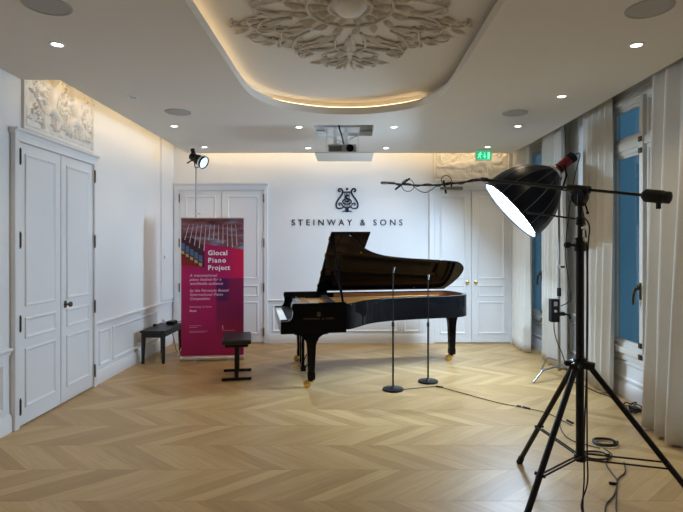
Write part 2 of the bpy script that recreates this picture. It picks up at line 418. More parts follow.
# ---- ceiling: soffit with oval recess, projector hatch and cove slots
def recess_loop(grow=0.0):
    half = [(0.94, 3.45), (0.94, 4.0), (0.94, 4.50), (0.925, 4.79), (0.865, 5.03), (0.69, 5.32), (0.33, 5.53), (0.0, 5.585)]
    q1 = half; q2 = [(-x, y) for x, y in half[:-1]][::-1]; up = q1 + q2
    dn = [(x, 6.9 - y) for x, y in up[1:-1]][::-1]
    pts = [(p[0] - 0.03, p[1]) for p in c2(up + dn, 6, True)]
    # even resampling
    P = [Vector(p) for p in pts]; out = []; L = [0]
    for i in range(len(P)): L.append(L[-1] + (P[(i + 1) % len(P)] - P[i]).length)
    N = 140; j = 0
    for k in range(N):
        d = L[-1] * k / N
        while L[j + 1] < d: j += 1
        t = (d - L[j]) / max(1e-9, L[j + 1] - L[j]); q = P[j].lerp(P[(j + 1) % len(P)], t); out.append((q.x, q.y))
    return offset_loop(out, grow) if grow else out
R0 = recess_loop(); R1 = recess_loop(0.085); R2 = recess_loop(0.105)
HX0, HX1, HY0, HY1 = -0.43, 0.29, 6.07, 6.68
outer = [(XL, YF), (2.54, YF), (2.54, 7.90), (-2.515, 7.90), (-2.515, 4.42), (XL, 4.42)]
cl = fill2d([outer, R0[::-1], [(HX0, HY0), (HX0, HY1), (HX1, HY1), (HX1, HY0)]], ZS, ZL, 'ceiling', 'ceiling_paint')
tag(cl, 'off-white lowered ceiling with a rounded central recess', 'ceiling', kind='structure')
MB().box(XL - 0.15, XR + 0.15, YF - 0.15, YB + 0.15, ZU, ZU + 0.1).build('upper_slab', 'ceiling_paint', cl)
fill2d([R2], 3.14, 3.16, 'recess_ceiling', 'ceiling_paint', cl)
m = MB(); n = len(R1)
m.add([(p[0], p[1], z) for z in (ZL - 0.002, 3.145) for p in R1] + [(p[0], p[1], z) for z in (ZL - 0.002, 3.145) for p in R2],
      [(i, (i + 1) % n, n + (i + 1) % n, n + i) for i in range(n)] + [(2 * n + i, 2 * n + (i + 1) % n, 3 * n + (i + 1) % n, 3 * n + i) for i in range(n)])
m.build('recess_wall', 'ceiling_paint', cl, smooth='full')
# hatch box above the projector opening
m = MB().box(HX0 - 0.02, HX0, HY0 - 0.02, HY1 + 0.02, ZL - 0.01, ZU).box(HX1, HX1 + 0.02, HY0 - 0.02, HY1 + 0.02, ZL - 0.01, ZU)
m.box(HX0, HX1, HY0 - 0.02, HY0, ZL - 0.01, ZU).box(HX0, HX1, HY1, HY1 + 0.02, ZL - 0.01, ZU)
m.build('hatch_box', 'ceiling_paint', cl)

# ---- walls
wl = MB().box(XL - 0.15, XL, YF, YB, -0.1, ZU).build('wall_left', 'wall_paint'); tag(wl, 'white panelled wall with a double door on the left', 'wall', kind='structure')
wb = MB().box(XL - 0.15, XR + 0.15, YB, YB + 0.15, -0.1, ZU).build('wall_back', 'wall_paint'); tag(wb, 'white back wall carrying a black lyre emblem and lettering', 'wall', kind='structure')
wf = MB().box(XL - 0.15, XR + 0.15, YF - 0.15, YF, -0.1, ZU).build('wall_front', 'wall_paint'); tag(wf, 'plain white wall behind the viewer', 'wall', kind='structure')
WINS = [(4.19, 5.51), (6.68, 8.0)]
ZW0, ZW1 = 0.46, 3.04
m = MB(); ys = [YF] + [y for w in WINS for y in w] + [YB]
for i in range(0, len(ys), 2): m.box(XR, XR + 0.05, ys[i], ys[i + 1], -0.1, ZU)
for (a, b) in WINS: m.box(XR, XR + 0.05, a, b, -0.1, ZW0).box(XR, XR + 0.05, a, b, ZW1, ZU)
wr = m.build('wall_right', 'wall_paint'); tag(wr, 'white window wall behind the long curtains', 'wall', kind='structure')
# pier in the far left corner
MB().box(XL, XL + 0.03, 7.62, YB, 0.72, ZU).build('pier', 'wall_paint', wl, bevel=0.003)

PROF = [(0, 0), (0.004, 0.012), (0.016, 0.016), (0.024, 0.010), (0.030, 0.004), (0.034, 0.0)]
def panels(wall, M, rects):
    for (p0, p1, q0, q1) in rects: MB().mring(M, p0, p1, q0, q1, PROF).build('panel_moulding', 'wall_paint', wall, smooth=True)
panels(wl, ML, [(3.5, 4.17, 0.19, 0.59), (5.76, 6.04, 0.19, 0.59), (6.09, 7.50, 0.19, 0.59)])
panels(wb, MBK, [(-1.24, -0.96, 0.18, 0.60), (-0.91, 0.79, 0.18, 0.60), (0.85, 1.13, 0.18, 0.60)])
panels(wr, MR, [(3.2, 4.0, 0.19, 0.59), (5.66, 6.54, 0.19, 0.59)])
def rail(name, M, a, b, label, z=0.69):
    pr = [(z - 0.055, 0.0), (z - 0.05, 0.012), (z - 0.03, 0.014), (z - 0.018, 0.030), (z, 0.034), (z + 0.008, 0.028), (z + 0.01, 0)]
    m = MB().prism(pr, lambda q, h, p: M(p, q, h), a, b)
    tag(m.build(name, 'wall_paint', smooth=True), label, 'chair rail', kind='structure')
def base(name, M, a, b, label, mir=None):
    pr = [(0.0, 0.0), (0.0, 0.022), (0.115, 0.022), (0.125, 0.016), (0.14, 0.014), (0.15, 0.006), (0.15, 0.0)]
    m = MB().prism(pr, lambda q, h, p: M(p, q, h), a, b)
    return tag(m.build(name, 'wall_paint', smooth=True), label, 'baseboard', kind='structure')
rail('trim_1', ML, YF, 4.255, 'white chair rail on the left wall near side of the door')
rail('trim_2', ML, 5.645, YB - 0.035, 'white chair rail on the left wall beyond the door')
rail('trim_3', MBK, -1.30, 1.25, 'white chair rail on the back wall behind the piano')
rail('trim_4', MR, 5.59, 6.60, 'white chair rail on the right wall between the curtains')
base('baseboard_left', ML, YF, 4.255, 'white baseboard on the left wall near side of the door')
base('baseboard_left', ML, 5.645, YB - 0.025, 'white baseboard on the left wall beyond the door')
base('baseboard_back', MBK, -1.30, 1.25, 'white baseboard on the back wall behind the piano')
base('baseboard_right', MR, YF, YB - 0.025, 'white baseboard along the window wall')

# ---- doors
LPROF = [(0, 0.026), (0.004, 0.036), (0.014, 0.040), (0.024, 0.034), (0.034, 0.026), (0.046, 0.022)]
def door(name, M, c0, c1, l0, sp, l1, label, knobs, hinges, knobmat):
    d = thing(name, label, 'door', M((c0 + c1) / 2, 0, 0), kind='structure'); org = d.location.copy()
    zt, zc = 2.435, 2.545
    m = MB().mbox(M, c0, l0 - 0.004, 0, zt + 0.004, 0, 0.045).mbox(M, l1 + 0.004, c1, 0, zt + 0.004, 0, 0.045).mbox(M, c0, c1, zt + 0.004, zc - 0.03, 0, 0.045)
    m.build('casing', 'door_paint', d, bevel=0.006, origin=org)
    pr = [(zc - 0.05, 0.0), (zc - 0.05, 0.047), (zc - 0.03, 0.05), (zc - 0.015, 0.072), (zc, 0.075), (zc, 0)]
    MB().prism(pr, lambda q, h, p: M(p, q, h), c0 - 0.015, c1 + 0.015).build('cornice', 'door_paint', d, origin=org)
    for (a, b, out) in ((l0, sp - 0.006, 0), (sp + 0.006, l1, 1)):
        lf = MB().mbox(M, a, b, 0.016, zt, 0.002, 0.026).build('leaf', 'door_paint', d, bevel=0.002, origin=org)
        ins = 0.085
        for (q0, q1) in ((0.15, 0.665), (0.745, 0.93), (1.025, 2.35)):
            MB().mring(M, a + ins, b - ins, q0, q1, LPROF).build('panel_moulding', 'door_paint', lf, smooth=True, origin=org)
        hp = a - 0.004 if out == 0 else b + 0.004
        if hinges[out]:
            for z in (0.185, 0.89, 1.60, 2.31):
                MB().cyl(M(hp, z - 0.06, 0.048), M(hp, z + 0.06, 0.048), 0.009, n=10).cyl(M(hp, z - 0.072, 0.048), M(hp, z - 0.06, 0.048), 0.006, n=8).cyl(M(hp, z + 0.06, 0.048), M(hp, z + 0.072, 0.048), 0.006, n=8) \
                    .build('hinge', 'dark_bronze', lf, smooth=True, origin=org)
        kp = knobs[out]
        if kp:
            z = 0.975
            ax = Vector(M(0, 0, 1)) - Vector(M(0, 0, 0))
            MB().lathe([(0.024, 0), (0.024, 0.006), (0.010, 0.010), (0.009, 0.03), (0.018, 0.036), (0.027, 0.05), (0.024, 0.062), (0.012, 0.068)], M(kp, z, 0.026), ax, 20).build('knob', knobmat, lf, smooth=True, origin=org)
            if knobmat == 'dark_bronze':
                MB().mbox(M, kp - 0.02, kp + 0.02, z - 0.035, z + 0.035, 0.026, 0.031).build('lock_plate', 'dark_bronze', lf, bevel=0.004, origin=org)
    return d
door('door_1', ML, 4.26, 5.64, 4.325, 4.965, 5.58, 'tall white double door with bronze knob in the left wall', (None, 5.04), (1, 1), 'dark_bronze')
door('door_2', MBK, -2.80, -1.31, -2.71, -2.045, -1.374, 'white double door on the back wall behind the banner', (None, None), (1, 1), 'brass')
door('door_3', MBK, 1.262, 2.61, 1.342, 1.934, 2.545, 'white double door with brass knobs right of the piano', (1.865, 2.0), (0, 0), 'brass')

# ---- windows
def window(name, y0, y1, label):
    w = thing(name, label, 'window', (XR + 0.03, (y0 + y1) / 2, ZW0), kind='structure'); org = w.location.copy()
    M = lambda p, q, h: (XR + 0.03 - h, p, q)
    f = MB()
    f.mbox(M, y0, y0 + 0.05, ZW0, ZW1, 0, 0.085).mbox(M, y1 - 0.05, y1, ZW0, ZW1, 0, 0.085).mbox(M, y0, y1, ZW1 - 0.05, ZW1, 0, 0.085).mbox(M, y0, y1, ZW0, ZW0 + 0.06, 0, 0.09)
    f.mbox(M, y0 + 0.05, y1 - 0.05, 2.515, 2.60, 0, 0.08)
    f.build('frame', 'window_paint', w, bevel=0.006, origin=org)
    MB().mring(lambda p, q, h: (XR - h, p, q), y0 - 0.07, y1 + 0.07, ZW0 - 0.07, ZW1 + 0.05, [(0, 0), (0.004, 0.03), (0.03, 0.034), (0.05, 0.02), (0.07, 0.016), (0.074, -0.02)]).build('architrave', 'window_paint', w, smooth=True, origin=org)
    mid = (y0 + y1) / 2
    MB().mbox(M, mid - 0.03, mid + 0.03, ZW0 + 0.06, ZW1 - 0.05, 0.01, 0.095).build('mullion', 'window_paint', w, bevel=0.006, origin=org)
    for (a, b, s) in ((y0 + 0.05, mid - 0.03, 0), (mid + 0.03, y1 - 0.05, 1)):
        for (q0, q1) in ((ZW0 + 0.06, 2.515), (2.60, ZW1 - 0.05)):
            sash = MB().mring(M, a, b, q0, q1, [(0, 0.0), (0, 0.06), (0.035, 0.06), (0.045, 0.045), (0.065, 0.035), (0.065, 0.0), (0, 0)]).build('sash', 'window_paint', w, origin=org)
            MB().mbox(M, a + 0.055, b - 0.055, q0 + 0.055, q1 - 0.055, 0.014, 0.020).build('pane', 'window_glass', sash, origin=org)
    h = MB()
    h.mbox(M, mid - 0.012, mid + 0.012, 1.04, 1.20, 0.095, 0.105).tube(catmull([M(mid, 1.14, 0.105), M(mid + 0.004, 1.14, 0.14), M(mid + 0.02, 1.09, 0.15), M(mid + 0.035, 0.99, 0.15)], 4), 0.013, 8)
    h.ball(M(mid, 1.16, 0.118), 0.022, 10).build('handle', 'dark_bronze', w, smooth=True, origin=org)
    for z in (0.49, 0.60, 2.46, 2.57):
        MB().mbox(M, mid - 0.022, mid + 0.022, z - 0.025, z + 0.025, 0.094, 0.112).build('catch', 'dark_bronze', w, bevel=0.004, origin=org)
    return w
window('window_1', *WINS[0], 'tall white casement window with blue dusk panes between near curtains')
window('window_2', *WINS[1], 'far casement window mostly hidden behind the grey curtains')
# panelled aprons under the windows
for (a, b) in WINS: MB().mring(MR, a + 0.08, b - 0.08, 0.18, 0.37, PROF).build('panel_moulding', 'wall_paint', wr, smooth=True)

# ------------------------------------------------------------------ curtains
def curtain(y0, y1, xc, amp, folds, label, seed, z0=0.020, z1=3.18, lean=0.0):
    rnd = random.Random(seed); nu, nz = folds * 14, 26
    ph = [rnd.uniform(-0.5, 0.5) for _ in range(folds + 2)]; am = [rnd.uniform(0.6, 1.25) for _ in range(folds + 2)]
    vs = []
    for j in range(nz + 1):
        t = j / nz; z = z1 + (z0 - z1) * t
        for i in range(nu + 1):
            s = i / nu; f = s * folds; k = int(min(f, folds - 1e-6)); w = f - k
            A = amp * ((1 - w) * am[k] + w * am[k + 1]) * (0.55 + 0.45 * t)
            p = 2 * PI * (f + 0.12 * math.sin(2.2 * t + ph[k] * 4))
            x = xc + A * math.sin(p) + 0.012 * math.sin(5 * s + 3 * t) + lean * t
            y = y0 + (y1 - y0) * s + 0.35 * (y1 - y0) / folds * math.sin(2 * p) * 0.12 + 0.02 * (s - 0.5) * t
            vs.append((x, y, z))
    fs = [(j * (nu + 1) + i, j * (nu + 1) + i + 1, (j + 1) * (nu + 1) + i + 1, (j + 1) * (nu + 1) + i) for j in range(nz) for i in range(nu)]
    o = MB().add(vs, fs).build('curtain', 'curtain_cloth', smooth='full', origin=(xc, (y0 + y1) / 2, z0))
    sd = o.modifiers.new('thickness', 'SOLIDIFY'); sd.thickness = 0.006; sd.offset = 0
    return tag(o, label, 'curtain', 'floor-length curtains along the window wall')
curtain(3.45, 4.36, 2.63, 0.080, 5, 'nearest beige-grey curtain at the right edge beside the near window', 1, lean=-0.10)
curtain(5.29, 5.86, 2.700, 0.060, 5, 'grey curtain just beyond the near window behind the boom stand', 2)
curtain(6.36, 6.92, 2.645, 0.060, 5, 'pale curtain directly behind the silver light stand', 3)
curtain(7.36, 8.03, 2.60, 0.05, 6, 'farthest curtain beside the right back door', 4, lean=-0.04)
for (a, b, lb) in ((3.2, 8.08, 'white curtain rail hidden in the ceiling pocket'),):
    tag(MB().box(2.64, 2.67, a, b, 3.19, 3.215).build('curtain_rail', 'white_plastic'), lb, 'curtain rail')

# ------------------------------------------------------------------ plaster reliefs (height fields of modelled figures)
def relief(name, M, p0, p1, q0, q1, shapes, label, seed, depth=0.07, n=150):
    nq = int(n * (q1 - q0) / (p1 - p0)); P = np.linspace(p0, p1, n); Q = np.linspace(q0, q1, nq); PP, QQ = np.meshgrid(P, Q)
    H = np.zeros_like(PP)
    def smax(a, b, k=0.012):
        h = np.clip(0.5 + 0.5 * (a - b) / k, 0, 1); return b * (1 - h) + a * h + k * h * (1 - h)
    for s in shapes:
        (ax, ay, bx, by, ra, rb, hh) = s
        ax = p0 + ax * (p1 - p0); bx = p0 + bx * (p1 - p0); ay = q0 + ay * (q1 - q0); by = q0 + by * (q1 - q0)
        dx, dy = bx - ax, by - ay; L2 = dx * dx + dy * dy + 1e-9
        t = np.clip(((PP - ax) * dx + (QQ - ay) * dy) / L2, 0, 1); d = np.hypot(PP - ax - t * dx, QQ - ay - t * dy); r = ra + (rb - ra) * t
        H = smax(H, depth * hh * np.sqrt(np.clip(1 - (d / r) ** 2, 0, 1)))
    rg = np.random.default_rng(seed); nz = np.zeros_like(PP)
    for k in range(14):
        fx, fy, ph = rg.uniform(-60, 60), rg.uniform(-60, 60), rg.uniform(0, 6.3); nz += np.sin(fx * PP + fy * QQ + ph)
    H = H + np.where(H > 0.006, 0.0016 * nz, 0.0003 * nz)
    e = np.minimum.reduce([PP - p0, p1 - PP, QQ - q0, q1 - QQ]); H = np.where(e < 0.012, 0, H)
    vs = [M(PP[j, i], QQ[j, i], max(0.0015, float(H[j, i]) + 0.003)) for j in range(nq) for i in range(n)]
    fs = [(j * n + i, j * n + i + 1, (j + 1) * n + i + 1, (j + 1) * n + i) for j in range(nq - 1) for i in range(n - 1)]
    t = thing(name, label, 'relief', M((p0 + p1) / 2, q0, 0)); org = t.location.copy()
    MB().add(vs, fs).build('figures', 'plaster', t, smooth='full', origin=org)
    MB().mring(M, p0 - 0.035, p1 + 0.035, q0 - 0.035, q1 + 0.02, [(0, 0), (0.003, 0.024), (0.02, 0.028), (0.03, 0.018), (0.036, 0.002)]).build('frame', 'plaster', t, smooth=True, origin=org)
    return t
rr = random.Random(5)
sh = []
# two seated cherubs with garlands over the left door
for (cx, fl_) in ((0.33, 1), (0.68, -1)):
    sh += [(cx, .62, cx - .02 * fl_, .40, .085, .075, .95), (cx + .05 * fl_, .80, cx + .05 * fl_, .79, .075, .07, 1.0), (cx - .02 * fl_, .38, cx + .11 * fl_, .25, .06, .045, .85), (cx + .11 * fl_, .25, cx + .05 * fl_, .10, .045, .03, .7),
           (cx - .03 * fl_, .38, cx - .10 * fl_, .28, .06, .045, .8), (cx - .10 * fl_, .28, cx - .13 * fl_, .12, .042, .03, .65), (cx, .66, cx + .14 * fl_, .55, .04, .03, .75), (cx + .14 * fl_, .55, cx + .18 * fl_, .68, .03, .022, .7), (cx - .03 * fl_, .66, cx - .15 * fl_, .74, .04, .025, .65),
           (cx - .06 * fl_, .70, cx - .20 * fl_, .90, .06, .03, .5), (cx - .10 * fl_, .60, cx - .24 * fl_, .70, .05, .02, .4)]
for i in range(150):
    a = rr.uniform(0, 6.3); x = rr.choice([rr.gauss(.14, .07), rr.gauss(.86, .07), rr.gauss(.5, .12), rr.uniform(.05, .95)]); y = rr.uniform(.10, .86)
    sh.append((x, y, x + .035 * math.cos(a), y + .06 * math.sin(a), rr.uniform(.008, .020), .006, rr.uniform(.35, .8)))
for i in range(13): sh.append((.36 + .022 * i, .62 - .03 * i, .33 + .026 * i, .14, .012, .008, .5 + .08 * (i % 3)))
for i in range(9): sh.append((.62 + .022 * i, .40 - .01 * i, .58 + .035 * i, .08, .012, .008, .5 + .08 * (i % 2)))
relief('plaster_relief', ML, 4.44, 5.58, 2.60, 3.24, sh, 'white plaster relief of cherubs and garlands above the left door', 3, 0.065, 240)
sh = [(.18, .40, .46, .40, .06, .07, .6), (.46, .42, .70, .55, .075, .11, .9), (.70, .62, .86, .50, .10, .06, .8), (.78, .80, .785, .79, .075, .07, 1), (.60, .70, .44, .78, .04, .03, .6), (.44, .78, .34, .86, .03, .02, .5), (.05, .36, .30, .42, .03, .05, .5),
      (.30, .36, .62, .34, .04, .09, .55), (.62, .34, .95, .32, .09, .03, .5), (.28, .70, .24, .55, .05, .04, .6), (.26, .80, .262, .79, .05, .05, .7), (.24, .55, .10, .44, .04, .02, .5), (.88, .55, .97, .70, .05, .03, .45), (.90, .30, .97, .15, .05, .03, .4)]
for i in range(14): sh.append((.50 + .02 * i, .52 - .008 * i, .40 + .035 * i, .22, .020, .012, .45 + .1 * (i % 2)))
for i in range(26):
    a = rr.uniform(0, 6.3); x, y = rr.uniform(.04, .96), rr.uniform(.62, .95)
    sh.append((x, y, x + .04 * math.cos(a), y + .09 * math.sin(a), rr.uniform(.012, .03), .012, rr.uniform(.25, .5)))
relief('plaster_relief', MBK, 1.36, 2.52, 2.62, 3.16, sh, 'cream plaster relief of a reclining figure above the right back door', 8, 0.06, 220)

# ------------------------------------------------------------------ ceiling rosette
rs = thing('ceiling_rosette', 'ornate plaster rosette of scrolls and leaves inside the ceiling recess', 'rosette', (0, 3.38, 3.14))
def spiral(x0, y0, ang, L, curl, n=34):
    pts = []; x, y, a = x0, y0, ang; ds = L / n
    for i in range(n + 1):
        pts.append((x, y, -0.012 - 0.012 * math.sin(PI * i / n))); t = i / n
        a += curl * ds * (0.35 + 5.0 * t ** 2.2); x += math.cos(a) * ds * (1 - 0.45 * t); y += math.sin(a) * ds * (1 - 0.45 * t)
    return pts
def leafmesh(mb, x, y, ang, L, W, lobes=5):
    cs, sn = math.cos(ang), math.sin(ang); n = lobes * 4; vs = []
    for i in range(n + 1):
        t = i / n; w = W * math.sin(PI * min(1, t * 0.93 + 0.05)) ** 0.8 * (0.72 + 0.28 * abs(math.cos(PI * lobes * t))); bow = 0.35 * L * t * t * 0.4
        for s in (-1, -0.5, 0, 0.5, 1):
            lx, ly = t * L, s * w + bow; h = 0.004 + 0.030 * (1 - abs(s)) * math.sin(PI * min(1, t + 0.12)) + (0.008 if abs(s) == 0.5 and i % 4 < 2 else 0)
            vs.append((x + lx * cs - ly * sn, y + lx * sn + ly * cs, -h))
    mb.add(vs, [(i * 5 + k, i * 5 + k + 1, i * 5 + 6 + k, i * 5 + 5 + k) for i in range(n) for k in range(4)])
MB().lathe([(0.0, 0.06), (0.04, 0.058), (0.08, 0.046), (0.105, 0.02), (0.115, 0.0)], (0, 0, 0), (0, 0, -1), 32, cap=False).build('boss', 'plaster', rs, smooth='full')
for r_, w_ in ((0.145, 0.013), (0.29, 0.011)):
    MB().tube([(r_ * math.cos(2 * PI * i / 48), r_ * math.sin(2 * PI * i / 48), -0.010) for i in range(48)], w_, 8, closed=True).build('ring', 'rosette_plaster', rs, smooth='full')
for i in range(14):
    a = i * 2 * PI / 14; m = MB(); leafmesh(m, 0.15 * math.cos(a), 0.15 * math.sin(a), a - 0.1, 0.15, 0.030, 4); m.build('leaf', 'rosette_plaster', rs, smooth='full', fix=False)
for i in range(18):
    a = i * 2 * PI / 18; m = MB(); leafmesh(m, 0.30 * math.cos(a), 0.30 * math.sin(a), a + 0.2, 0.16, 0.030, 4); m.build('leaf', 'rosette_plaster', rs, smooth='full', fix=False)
SP = [(0.08, 0.40, 1.2, 0.62, 3.4), (0.05, 0.62, 0.55, 0.62, -3.2), (0.10, 0.55, 0.1, 0.75, 3.0), (0.30, 0.36, 0.75, 0.70, 3.2), (0.34, 0.30, 0.30, 0.72, -3.0), (0.40, 0.16, 0.10, 0.62, 3.6),
      (0.42, 0.10, -0.15, 0.50, -3.8), (0.02, 0.86, 0.25, 0.42, 4.2), (0.02, 0.92, 0.95, 0.34, -5.0), (0.44, 0.50, 0.15, 0.42, -4.2), (0.50, 0.42, 1.1, 0.40, 4.6), (0.16, 0.72, -0.1, 0.50, 3.8), (0.62, 0.24, 0.4, 0.40, -4.5),
      (0.20, 0.46, 0.9, 0.40, -5.0), (0.24, 0.52, 0.3, 0.36, 5.5), (0.38, 0.40, 0.0, 0.34, -6.0), (0.46, 0.30, 0.9, 0.34, 6.0), (0.06, 0.74, 0.0, 0.34, 5.5), (0.54, 0.14, 0.5, 0.32, 6.0), (0.58, 0.48, 0.7, 0.30, -6.0), (0.30, 0.70, 0.6, 0.28, 6.5), (0.10, 0.98, 0.1, 0.24, 7.0)]
LF = [(0.10, 0.45, 0.7, 0.28, 0.045), (0.28, 0.30, 0.55, 0.30, 0.05), (0.40, 0.08, 0.15, 0.30, 0.045), (0.03, 0.74, 1.0, 0.22, 0.036), (0.45, 0.46, 0.5, 0.22, 0.036), (0.62, 0.20, 0.2, 0.22, 0.036), (0.26, 0.62, 0.25, 0.22, 0.034), (0.02, 0.98, 1.35, 0.20, 0.030), (0.0, 0.46, 1.57, 0.40, 0.05),
      (0.50, 0.56, 0.9, 0.15, 0.028), (0.30, 0.80, 0.4, 0.15, 0.028), (0.74, 0.34, 0.5, 0.15, 0.028), (0.16, 0.90, 0.6, 0.16, 0.028), (0.56, 0.36, 0.1, 0.18, 0.03), (0.36, 0.48, 0.3, 0.18, 0.032), (0.66, 0.44, 0.2, 0.14, 0.026), (0.58, 0.58, 0.3, 0.13, 0.024), (0.22, 0.98, 0.2, 0.13, 0.024), (0.06, 1.06, 0.9, 0.12, 0.024), (0.80, 0.22, 0.7, 0.13, 0.024), (0.18, 0.58, 0.5, 0.2, 0.034), (0.48, 0.20, 0.6, 0.2, 0.034)]
for qx in (1, -1):
    for qy in (1, -1):
        for (x, y, a, L, c) in SP:
            pts = [(p[0] * qx * 1.0, p[1] * qy * 1.03, p[2] * 0.7) for p in spiral(x, y, a, L, c)]
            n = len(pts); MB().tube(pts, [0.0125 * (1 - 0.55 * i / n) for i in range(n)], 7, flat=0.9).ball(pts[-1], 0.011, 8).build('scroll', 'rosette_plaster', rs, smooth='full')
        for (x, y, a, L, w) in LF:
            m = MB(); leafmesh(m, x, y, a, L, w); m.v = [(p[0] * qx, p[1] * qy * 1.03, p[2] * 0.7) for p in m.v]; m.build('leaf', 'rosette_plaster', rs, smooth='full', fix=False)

# ------------------------------------------------------------------ ceiling fittings
def downlight(x, y, label, lit=True):
    t = thing('recessed_downlight', label, 'downlight', (x, y, ZS), group='recessed ceiling downlights')
    MB().lathe([(0.036, 0.0), (0.038, -0.006), (0.052, -0.006), (0.055, 0.0), (0.055, 0.004), (0.036, 0.004)], n=28, cap=False).build('trim_ring', 'white_plastic', t, smooth=True)
    MB().lathe([(0.036, -0.001), (0.036, 0.002)], n=24).build('lens', 'downlight_lens' if lit else 'dim_lens', t)
    if lit:
        ld = bpy.data.lights.new('beam', 'SPOT'); ld.energy = DOWNLIGHT_W; ld.color = (1.0, 0.80, 0.56); ld.spot_size = math.radians(110); ld.spot_blend = 0.75; ld.shadow_soft_size = 0.035
        lo = bpy.data.objects.new('beam', ld); COL.objects.link(lo); lo.parent = t; lo.location = (0, 0, -0.012)
DL = [(-2.09, 3.64, 'lit downlight near the top left corner above the left door'), (2.05, 3.65, 'lit downlight at top right before the near window'), (2.035, 4.90, 'lit downlight over the tripod boom stand, second from the right edge'),
      (-2.11, 6.12, 'lit downlight left beside the round ceiling speaker'), (-0.617, 6.17, 'lit downlight just left of the projector hatch'), (0.532, 6.17, 'lit downlight just right of the projector hatch'),
      (-0.617, 7.49, 'lit downlight beyond the projector on its left near the back wall'), (0.529, 7.49, 'lit downlight beyond the projector on its right near the back wall'), (-2.117, 7.42, 'lit downlight directly behind the stage lamp'),
      (2.0, 7.41, 'lit downlight directly above the green exit sign'), (2.016, 6.12, 'lit downlight beyond the far right round ceiling speaker')]
for d in DL: downlight(*d)
downlight(-2.10, 4.93, 'small dark downlight above the left double door', False)
for y, w in ((2.4, 'first'), (1.1, 'second'), (-0.3, 'third'), (-1.6, 'fourth')):  # unseen lamps added to brighten the near floor
    for x, sd in ((-2.08, 'left'), (2.05, 'right')): downlight(x, y, w + ' unseen downlight added behind the corner speaker in the ' + sd + ' row')
def ceil_speaker(x, y, label):
    t = thing('ceiling_speaker', label, 'speaker', (x, y, ZS), group='round ceiling speakers')
    MB().lathe([(0.118, 0.003), (0.118, -0.005), (0.06, -0.008), (0.002, -0.009)], n=36).build('grille', 'speaker_cloth', t, smooth=True)
    MB().lathe([(0.118, 0.002), (0.118, -0.008), (0.134, -0.006), (0.136, 0.002)], n=36, cap=False).build('rim', 'speaker_cloth', t, smooth=True)
ceil_speaker(1.815, 3.09, 'round ceiling speaker at the top right corner'); ceil_speaker(-1.81, 3.05, 'round ceiling speaker at the top left corner')
ceil_speaker(-1.848, 5.48, 'round ceiling speaker on the left beyond the door'); ceil_speaker(1.787, 5.52, 'round ceiling speaker on the right above the softbox')

# cove lights
def strip(name, m, label, mt='led_strip'): return tag(m.build(name, mt), label, 'cove light')
strip('cove_light', MB().box(-2.530, -2.517, 4.46, 7.88, 3.035, 3.05), 'warm light strip along the slot above the left wall')
strip('cove_light', MB().box(-2.45, 2.48, 7.902, 7.915, 3.035, 3.05), 'warm light strip along the slot above the back wall')
RM = recess_loop(0.04)
strip('cove_light', MB().tube([(p[0], p[1], ZL + 0.010) for p in RM if p[0] < 0.78], 0.007, 6), 'warm light strip hidden behind the lip of the ceiling recess', 'led_strip_dim')

# projector on its lift
pj = thing('projector_lift', 'ceiling projector lowered on a lift through a square hatch', 'projector', (-0.07, 6.37, 2.655))
MB().box(-0.355, 0.355, -0.30, 0.29, 0.0, 0.018).build('hatch_panel', 'ceiling_paint', pj, bevel=0.003)
b_ = MB().box(-0.20, 0.15, -0.16, 0.16, 0.032, 0.135).build('projector_body', 'grey_plastic', pj, bevel=0.012)
MB().lathe([(0.045, 0.0), (0.045, 0.012), (0.034, 0.014), (0.030, 0.006), (0.0, 0.01)], (0.07, -0.16, 0.085), (0, -1, 0), 24, cap=False).build('lens', 'piano_black', b_, smooth=True)
for i in range(7): MB().box(-0.18, -0.03, -0.164, -0.158, 0.05 + i * 0.010, 0.054 + i * 0.010).build('vent', 'satin_black', b_)
MB().box(-0.14, -0.05, -0.10, -0.02, 0.135, 0.15).build('label_plate', 'white_plastic', b_)
for x in (-0.22, 0.17):
    for y in (-0.14, 0.14):
        MB().cyl((x, y, 0.018), (x, y, 0.705), 0.004, n=8).build('threaded_rod', 'chrome', pj)
for x in (-0.115, 0.02):
    MB().box(x - 0.022, x + 0.022, -0.03, -0.022, 0.135, 0.705).build('lift_bar', 'white_plastic', pj)
for (x0, x1) in ((-0.22, 0.17), (0.17, -0.22)):
    MB().tube([(x0, 0.13, 0.15), (x1, 0.13, 0.30)], 0.006, 6).build('scissor_arm', 'aluminium', pj)
MB().box(-0.24, 0.19, -0.15, 0.15, 0.018, 0.032).build('tray', 'aluminium', pj)
MB().box(-0.24, 0.19, -0.15, 0.15, 0.345, 0.362).build('top_plate', 'aluminium', pj)
MB().tube(catmull([(-0.07, -0.15, 0.42), (-0.06, -0.17, 0.33), (-0.03, -0.15, 0.24), (-0.01, -0.10, 0.15)], 6), 0.010, 8).build('cable', 'cable_black', pj, smooth=True)

